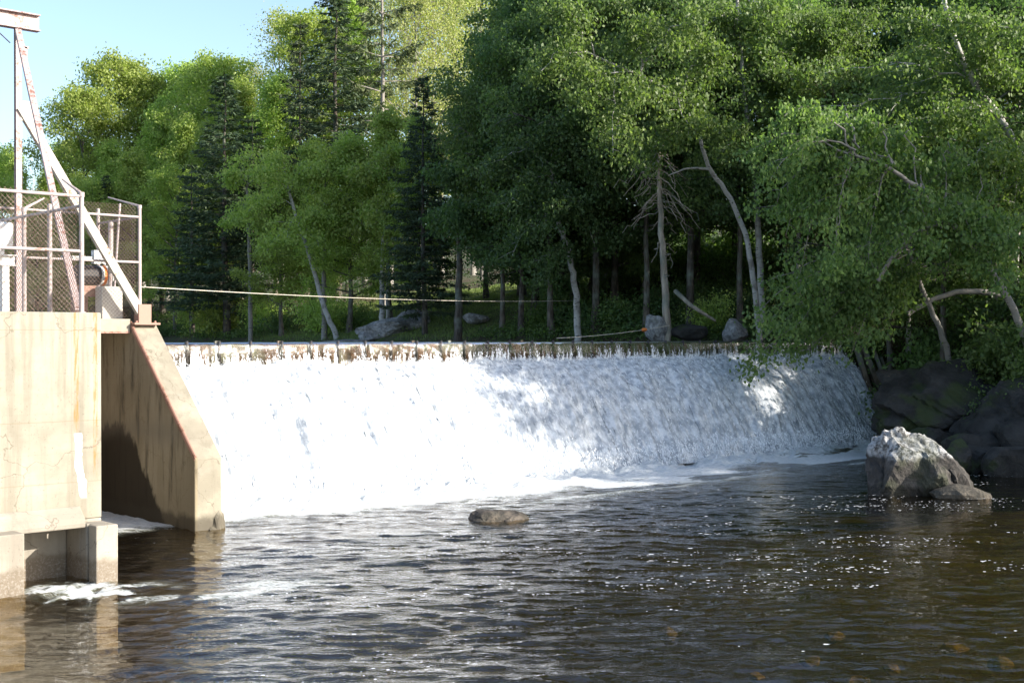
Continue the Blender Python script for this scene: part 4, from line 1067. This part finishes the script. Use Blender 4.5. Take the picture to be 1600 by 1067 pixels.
def build_heroes():
    A = at
    rng = np.random.default_rng(77)
    # dead trunk with drooping bare branches
    tr = [A(1042, 503, 46), A(1038, 430, 46), A(1034, 350, 46), A(1031, 290, 46), A(1029, 240, 46)]
    b = []
    for i in range(46):
        py = rng.uniform(265, 440) if i < 16 else rng.uniform(220, 320); px = 1042-(500-py)*.055
        L = rng.uniform(25, 90)*(1.0 if py < 330 else .45); sd = rng.choice([-1, 1])
        b.append((A(px, py, 46), A(px+sd*L*rng.uniform(.4, .9), py+L*rng.uniform(.35, .9), 46+rng.uniform(-1.0, 1.0)), rng.uniform(.05, .25)))
    hero('dead_tree', 'straight dead trunk with drooping bare grey branches on the bank', [(list(tr), .16, .07)], 'bark_dead', b, None, 3, r_b=.022)
    # white trunk with leaves
    hero('birch_tree', 'white-based birch left of the dead trunk with a kinked trunk', [([A(902, 480, 50), A(895, 425, 50), A(888, 388, 50), A(876, 360, 50), A(866, 320, 50), A(862, 260, 50)], .14, .07)], 'birch',
         [(A(870, 340, 50), A(800, 400, 49), .5), (A(868, 320, 50), A(930, 380, 49), .5), (A(864, 280, 50), A(790, 330, 48.5), .6), (A(862, 265, 50), A(940, 300, 48.5), .6), (A(862, 260, 50), A(780, 260, 48.5), .6), (A(862, 260, 50), A(930, 230, 48.5), .6), (A(880, 370, 50), A(850, 440, 48.8), .3), (A(866, 320, 50), A(850, 350, 48), .3), (A(864, 290, 50), A(890, 330, 48), .3), (A(862, 260, 50), A(860, 190, 48.5), .2)],
         'leaf_dark', 4, per=22, nsec=8)
    # leaning birch over the pond
    lt = [A(1186, 505, 46.5), A(1178, 440, 46.2), A(1166, 365, 46), A(1140, 305, 45.5), A(1108, 265, 45), A(1090, 205, 44.6), A(1062, 150, 44), A(1000, 118, 43.2), A(930, 88, 42.5)]
    hero('birch_tree', 'leaning birch bending left over the pond at the end of the dam', [(lt, .125, .035), ([A(1108, 265, 45), A(1075, 263, 45), A(1045, 275, 45)], .05, .02)], 'birch',
         [(A(1090, 205, 44.6), A(1010, 260, 44), .5), (A(1062, 150, 44), A(960, 200, 43), .6), (A(1000, 118, 43.2), A(900, 160, 42), .5), (A(1062, 150, 44), A(1120, 80, 43.5), .5), (A(1000, 118, 43.2), A(1010, 30, 42.5), .4), (A(930, 88, 42.5), A(840, 110, 41.5), .4), (A(930, 88, 42.5), A(880, 10, 41.5), .3), (A(1040, 135, 44), A(1080, 210, 42.5), .3), (A(960, 100, 43), A(960, 240, 42), .3), (A(1090, 205, 44.6), A(1150, 230, 43), .3), (A(1000, 118, 43.2), A(1090, 20, 42.5), .3)],
         'leaf_birch', 5, per=22, leaf=.105, nsec=9)
    hero('birch_tree', 'upright pale birch trunk at the right end of the dam', [([A(1192, 505, 48), A(1188, 420, 48), A(1184, 330, 48), A(1176, 250, 48), A(1166, 180, 48), A(1158, 80, 48), A(1150, -40, 48)], .15, .06)], 'birch',
         [(A(1170, 200, 48), A(1100, 260, 47), .5), (A(1166, 180, 48), A(1240, 240, 46.5), .5), (A(1160, 120, 48), A(1090, 170, 46.5), .6), (A(1158, 80, 48), A(1240, 130, 46), .6), (A(1154, 30, 48), A(1080, 80, 46.5), .5), (A(1152, 0, 48), A(1220, 60, 46.5), .5)],
         'leaf_birch', 6, per=22, leaf=.11, nsec=9)
    # leaning white birch at the left
    hero('birch_tree', 'slim white birch leaning left from the flat rock shelf', [([A(526, 524, 63), A(508, 485, 63), A(496, 440, 63), A(482, 390, 63), A(466, 345, 63), A(452, 300, 63)], .15, .07)], 'birch',
         [(A(476, 370, 63), A(420, 390, 62), .4), (A(466, 345, 63), A(520, 340, 62), .4), (A(458, 320, 63), A(390, 330, 62), .5), (A(452, 300, 63), A(490, 260, 62), .4), (A(452, 300, 63), A(400, 270, 61.5), .4), (A(452, 300, 63), A(440, 240, 62), .2), (A(462, 335, 63), A(450, 370, 61), .2), (A(470, 355, 63), A(500, 385, 61.5), .2)], 'leaf_fresh', 7, per=18, leaf=.12)
    for i, (px, py, dx, lab, t) in enumerate(((597, 482, 2, 'left and thicker of the two pale trunks above the rock slab', 62), (606, 476, 1, 'right and thinner of the two pale trunks above the rock slab', 62.5), (506, 470, 2, 'grey-brown trunk right behind the leaning white birch', 64), (391, 455, -3, 'straight reddish-grey trunk among the dark spruces', 70), (716, 520, 3, 'dark leaning trunk on the grassy bank in the shade', 54))):
        top = A(px+dx*1.5, 290, t)
        hero('bare_trunk_tree', lab, [([A(px, py, t), A(px+dx*.3, (py*2+290)/3, t), A(px+dx, (py+580)/3, t), top], (.15, .10, .15, .13, .22)[i], .06)], ('birch', 'birch', 'bark_grey', 'bark_grey', 'bark_dark')[i],
             [(A(px+dx, 340, t), A(px-35, 350, t), .3), (A(px+dx, 320, t), A(px+40, 340, t-1), .3), (top, A(px-30, 270, t-1), .3), (top, A(px+35, 250, t), .3), (top, A(px+5, 230, t), .1), (A(px+dx, 310, t), A(px-10, 340, t-1.5), .2), (A(px+dx, 330, t), A(px+15, 365, t-1.5), .2)], 'leaf_fresh' if i < 4 else 'leaf_dark', 30+i, per=16, leaf=.13)
    # right bank: bowed trunks and the sunlit boughs over the falls
    big = [A(1612, 560, 37.5), A(1592, 505, 37.3), A(1560, 440, 37), A(1525, 390, 36.8), A(1480, 345, 36.5), A(1440, 300, 36), A(1390, 262, 35.6), A(1330, 240, 35.4)]
    ends = [(1212, 262), (1255, 236), (1290, 222), (1335, 262), (1390, 280), (1440, 262), (1225, 310), (1262, 300), (1300, 320), (1350, 330), (1400, 345), (1195, 190), (1235, 400), (1275, 392), (1320, 402), (1480, 300), (1245, 345), (1370, 300),
            (1420, 320), (1300, 260), (1240, 160), (1300, 150), (1360, 165), (1430, 190), (1490, 200), (1275, 200), (1500, 350), (1540, 385), (1585, 400), (1460, 400), (1500, 260), (1560, 300), (1600, 345), (1520, 310), (1430, 380), (1550, 250), (1340, 380)]
    src = [np.array(q) for q in big[3:]]
    bo = []
    for i, (px, py) in enumerate(ends):
        s = src[min(len(src)-1, max(0, int((1560-px)/60)))]+rng.normal(0, .1, 3)
        bo.append((s, A(px+rng.uniform(-22, 22), py+30+rng.uniform(-14, 14), 36.0+rng.uniform(-1.6, 2.6)), rng.uniform(.25, .7)))
    hero('birch_tree', 'bowed birch on the right bank with sunlit boughs over the falls', [(big, .13, .04), ([A(1372, 440, 36.6), A(1392, 405, 36.6), A(1425, 372, 36.7), A(1455, 352, 36.6), A(1484, 347, 36.5)], .06, .07)], 'bark_grey', bo, 'leaf_birch', 8, per=14, sig=.20, leaf=.105, nsec=7, r_b=.03, secl=.22, droop=1.1, dens=1.5)
    low = []
    for px, py in ((1200, 500), (1180, 545), (1225, 520), (1255, 480), (1290, 505), (1320, 530), (1340, 490), (1275, 540), (1235, 550), (1350, 455), (1300, 455), (1210, 440), (1330, 560), (1185, 480), (1260, 440), (1400, 480), (1380, 520), (1170, 570)):
        low.append((A(1440+rng.uniform(-60, 30), 420+rng.uniform(-40, 30), 39.5), A(px, py, 38.8+rng.uniform(-1.2, 1.2)), rng.uniform(.2, .6)))
    hero('birch_tree', 'lower shaded boughs of a leaning tree drooping over the right end of the falls', [([A(1486, 562, 40.2), A(1462, 500, 40), A(1440, 452, 39.8), A(1424, 405, 39.6), A(1405, 350, 39.4)], .11, .05), ([A(1418, 492, 39.8), A(1455, 470, 39.9), A(1500, 456, 40), A(1550, 458, 40.2), A(1590, 480, 40.4)], .07, .10)],
         'bark_grey', low, 'leaf_mid', 9, per=15, sig=.22, leaf=.105, nsec=7, r_b=.025, secl=.22, droop=1.1, dens=1.4)
    up = [A(1625, 330, 40), A(1592, 240, 40), A(1560, 180, 40), A(1520, 130, 39.8), A(1490, 60, 39.6), A(1470, -30, 39.5)]
    bo = []
    for px, py in ((1430, 60), (1400, 130), (1380, 190), (1460, 180), (1540, 60), (1590, 110), (1420, 10), (1350, 90), (1560, 260), (1600, 300), (1520, 240), (1470, 230), (1330, 150), (1600, 30), (1500, 20), (1585, 360), (1540, 320), (1300, 200)):
        i = int(np.clip((330-py)/70, 1, 5)); bo.append((np.array(up[i]), A(px, py+20, 39+rng.uniform(-1.5, 1.5)), rng.uniform(.2, .6)))
    hero('birch_tree', 'tall leaning birch at the upper right with leaves across the top', [(up, .15, .06)], 'birch', bo, 'leaf_birch', 10, per=18, sig=.24, leaf=.10, nsec=8, r_b=.035, dens=1.4)
    # dead brush hanging over the falls
    m = MB()
    for i in range(26):
        p = A(1335+rng.uniform(-10, 20), 520+rng.uniform(-10, 15), 41); q = A(1225+rng.uniform(0, 110), 478+rng.uniform(0, 90), 40.5+rng.uniform(-.8, .8))
        mid = (p+q)/2+np.array([0, 0, rng.uniform(.05, .3)])
        m.tube([p, (p+mid)/2+rng.normal(0, .05, 3), mid, (q+mid)/2+rng.normal(0, .05, 3), q], [.014, .012, .01, .008, .004], 4, False)
    tag(m.build('dead_branch', M['bark_dead'], fix=False), 'tangle of bare grey twigs of a fallen branch at the right end of the falls', 'branch')
    m = MB(); P = [A(1055, 455, 48), A(1080, 478, 47.5), A(1118, 502, 47)]
    m.tube(P, [.09, .08, .05], 7); tag(m.build('fallen_log', M['bark_dead'], smooth=True), 'thin fallen log lying on the bank right of the dead trunk', 'log')

def build_cover():
    rng = np.random.default_rng(9)
    # undergrowth over the visible slope
    n = 9000; px = rng.uniform(200, 1650, n)
    near = np.interp(px, [200, 300, 450, 600, 800, 1000, 1200, 1330, 1600], [86, 76, 66.5, 58.5, 52.3, 48.3, 47.2, 41, 36.5])
    t = near+rng.exponential(5, n)
    k = (px-800)/FPX; xy = (FW[None]+k[:, None]*RT[None])*t[:, None]
    d = shore_dist(xy[:, 0], xy[:, 1])
    lawn = (d > .8) & (d < 11) & (xy[:, 1] > 42) & (xy[:, 1] < 60)
    keep = (d > .15) & ~((d < 11.5) & (xy[:, 1] > 41) & (xy[:, 1] < 61) & (rng.random(n) > .03)); xy = xy[keep]
    z = terr(xy[:, 0], xy[:, 1])
    hgt = .12+.4*fbm(xy[:, 0]*.4, xy[:, 1]*.4, 17)
    pts = np.stack([xy[:, 0], xy[:, 1], z+hgt*rng.uniform(.2, 1, len(xy))], 1)
    V = leaves(pts, 9, .22, .13, rng, .2, .5, .5)
    o = quads_mesh('undergrowth', V, len(V)//4, M['fern']); tag(o, 'low green undergrowth covering the wooded banks', 'undergrowth', kind='stuff')
    # lawn
    n = 60000; x = rng.uniform(35, 50, n); y = rng.uniform(41, 62, n)
    d = shore_dist(x, y); keep = (d > .25) & (d < 13); x = x[keep]; y = y[keep]
    keep = fbm(x*.7, y*.7, 28) > .30; x = x[keep]; y = y[keep]
    z = terr(x, y); n = len(x)
    c = np.stack([x, y, z-.01], 1); dr = rng.normal(0, .35, (n, 3)); dr[:, 2] = 1; dr /= np.linalg.norm(dr, axis=1)[:, None]
    sd = np.cross(dr, rng.normal(0, 1, (n, 3))); sd /= np.linalg.norm(sd, axis=1)[:, None]
    L = rng.uniform(.05, .14, n)[:, None]
    V = np.stack([c-sd*.012, c+sd*.012, c+dr*L+sd*.003, c+dr*L-sd*.003], 1).reshape(-1, 3)
    o = quads_mesh('grass', V, n, M['grass']); tag(o, 'short green grass on the open bank', 'grass', kind='stuff')
    # flecks of foam adrift on the pool
    n = 60000; px = rng.uniform(300, 1750, n); py = 532+FPX*H/rng.uniform(12, 36, n)
    t = H*FPX/(py-532); k = (px-800)/FPX; xy = (FW[None]+k[:, None]*RT[None])*t[:, None]
    a = xy@RT; b = xy@FW
    band = fbm(a*.22+.35*b, b*.95-.12*a, 81, 4)
    clump = fbm(a*2.0, b*3.5, 82, 3)
    right = sstep(9, 20, xy[:, 0])
    p = sstep(.53, .66, band)*sstep(.42, .62, clump)*(.12+.88*right)
    p = np.maximum(p, sstep(18.0, 22.5, xy[:, 1])*sstep(.45, .62, band)*sstep(.35, .6, clump)*sstep(13, 17, xy[:, 0])*1.3)
    d = shore_dist(xy[:, 0], xy[:, 1])
    keep = (rng.random(n) < p*.42) & (xy[:, 1] < 23.5) & (d < -.3); xy = xy[keep]; n = len(xy)
    s = np.clip(rng.lognormal(-4.5, .45, n), .006, .026)
    ang = np.arange(6)*math.pi/3
    ex = rng.uniform(.8, 1.9, n)
    V = np.zeros((n, 6, 3))
    for j, w in enumerate(ang):
        rr = s*rng.uniform(.7, 1.2, n)
        V[:, j, 0] = xy[:, 0]+(RT[0]*np.cos(w)*ex*rr+FW[0]*np.sin(w)*rr)
        V[:, j, 1] = xy[:, 1]+(RT[1]*np.cos(w)*ex*rr+FW[1]*np.sin(w)*rr)
    V[:, :, 2] = .045
    t_ = NT('foam_flecks'); mat = t_.surf(t_.pbr((.86, .87, .88), .5))
    o = quads_mesh('foam_flecks', V.reshape(-1, 3), n, mat, per=6); tag(o, 'white flecks of foam drifting on the dark pool', 'foam', kind='stuff')

# ------------------------------------------------------------------ light and camera
def build_light():
    d = Vector((1.0, -1.62, .84)).normalized()
    el = math.asin(d.z)
    w = bpy.data.worlds.new('World'); S.world = w; w.use_nodes = True
    nt = w.node_tree; nt.nodes.clear()
    sky = nt.nodes.new('ShaderNodeTexSky'); sky.sky_type = 'NISHITA'; sky.sun_disc = False
    sky.sun_elevation = el; sky.sun_rotation = math.atan2(d.x, d.y)
    sky.air_density = 1.0; sky.dust_density = 1.6; sky.ozone_density = 1.5
    bg = nt.nodes.new('ShaderNodeBackground'); bg.inputs[1].default_value = .14
    out = nt.nodes.new('ShaderNodeOutputWorld')
    nt.links.new(sky.outputs[0], bg.inputs[0]); nt.links.new(bg.outputs[0], out.inputs[0])
    l = bpy.data.lights.new('sun', 'SUN'); l.energy = 5.0; l.angle = math.radians(.53); l.color = (1, .93, .82)
    o = bpy.data.objects.new('sun', l); C.objects.link(o); o.rotation_euler = d.to_track_quat('Z', 'Y').to_euler()
    cam = bpy.data.cameras.new('camera'); co = bpy.data.objects.new('camera', cam); C.objects.link(co)
    cam.sensor_width = 36; cam.lens = FPX/1600*36; cam.clip_end = 2000; cam.clip_start = .1
    f = Vector((FW[0], FW[1], -1.5/FPX)).normalized(); r = Vector((RT[0], RT[1], 0)); u = r.cross(f).normalized()
    ro = math.radians(.12)
    r2 = r*math.cos(ro)-u*math.sin(ro); u2 = u*math.cos(ro)+r*math.sin(ro)
    m = Matrix((r2, u2, -f)).transposed().to_4x4(); m.translation = (0, 0, H)
    co.matrix_world = m
    S.camera = co
    S.view_settings.view_transform = 'Standard'; S.view_settings.look = 'None'; S.view_settings.exposure = 1.2; S.view_settings.gamma = 1
    cy = S.cycles
    cy.max_bounces = 10; cy.transparent_max_bounces = 12; cy.diffuse_bounces = 6; cy.glossy_bounces = 3; cy.transmission_bounces = 8
    cy.use_denoising = True; cy.denoising_prefilter = 'ACCURATE'; cy.denoising_input_passes = 'RGB_ALBEDO_NORMAL'; cy.sample_clamp_indirect = 6

build_ground()
build_water()
build_falls()
build_dam()
build_left()
build_steel()
build_rocks()
build_protos()
build_forest()
build_heroes()
build_cover()
build_light()

# a row of look-alikes: say which one it is by its place in the row
ORD = ['leftmost', 'second from left', 'third from left', 'fourth from left', 'fifth from left', 'sixth from left', 'seventh from left', 'eighth from left', 'ninth from left', 'tenth from left', 'eleventh from left', 'twelfth from left']
NUM = {3: 'three', 4: 'four', 5: 'five', 6: 'six', 7: 'seven', 8: 'eight', 9: 'nine', 10: 'ten', 11: 'eleven', 12: 'twelve'}
for grp, base in (('bushy maples at the edge of the far bank', 'bushy bright green maple on the far bank'),
                  ('stones under the foreground water', 'golden brown stone under the foreground water'),
                  ('rocks tumbled below the right bank', 'dark tumbled rock below the right bank ledge'),
                  ('trees with high crowns along the pond edge', 'tall pond-edge tree with a high crown'),
                  ('birches on the right bank', 'leafy birch high on the right bank'),
                  ('light green trees above the grassy bank', 'tall light green tree behind the maples'),
                  ('thin-leaved trees on the far skyline', 'pale thin-leaved tree on the far skyline')):
    row = [o for o in C.objects if o.get('group') == grp and o.parent is None]
    row.sort(key=lambda o: (o.location.x*RT[0]+o.location.y*RT[1])/(o.location.x*FW[0]+o.location.y*FW[1]))
    if len(row) in NUM and len(row) <= len(ORD):
        for q, o in enumerate(row):
            o['label'] = '%s, %s of %s' % (base, 'rightmost' if q == len(row)-1 else ORD[q], NUM[len(row)])
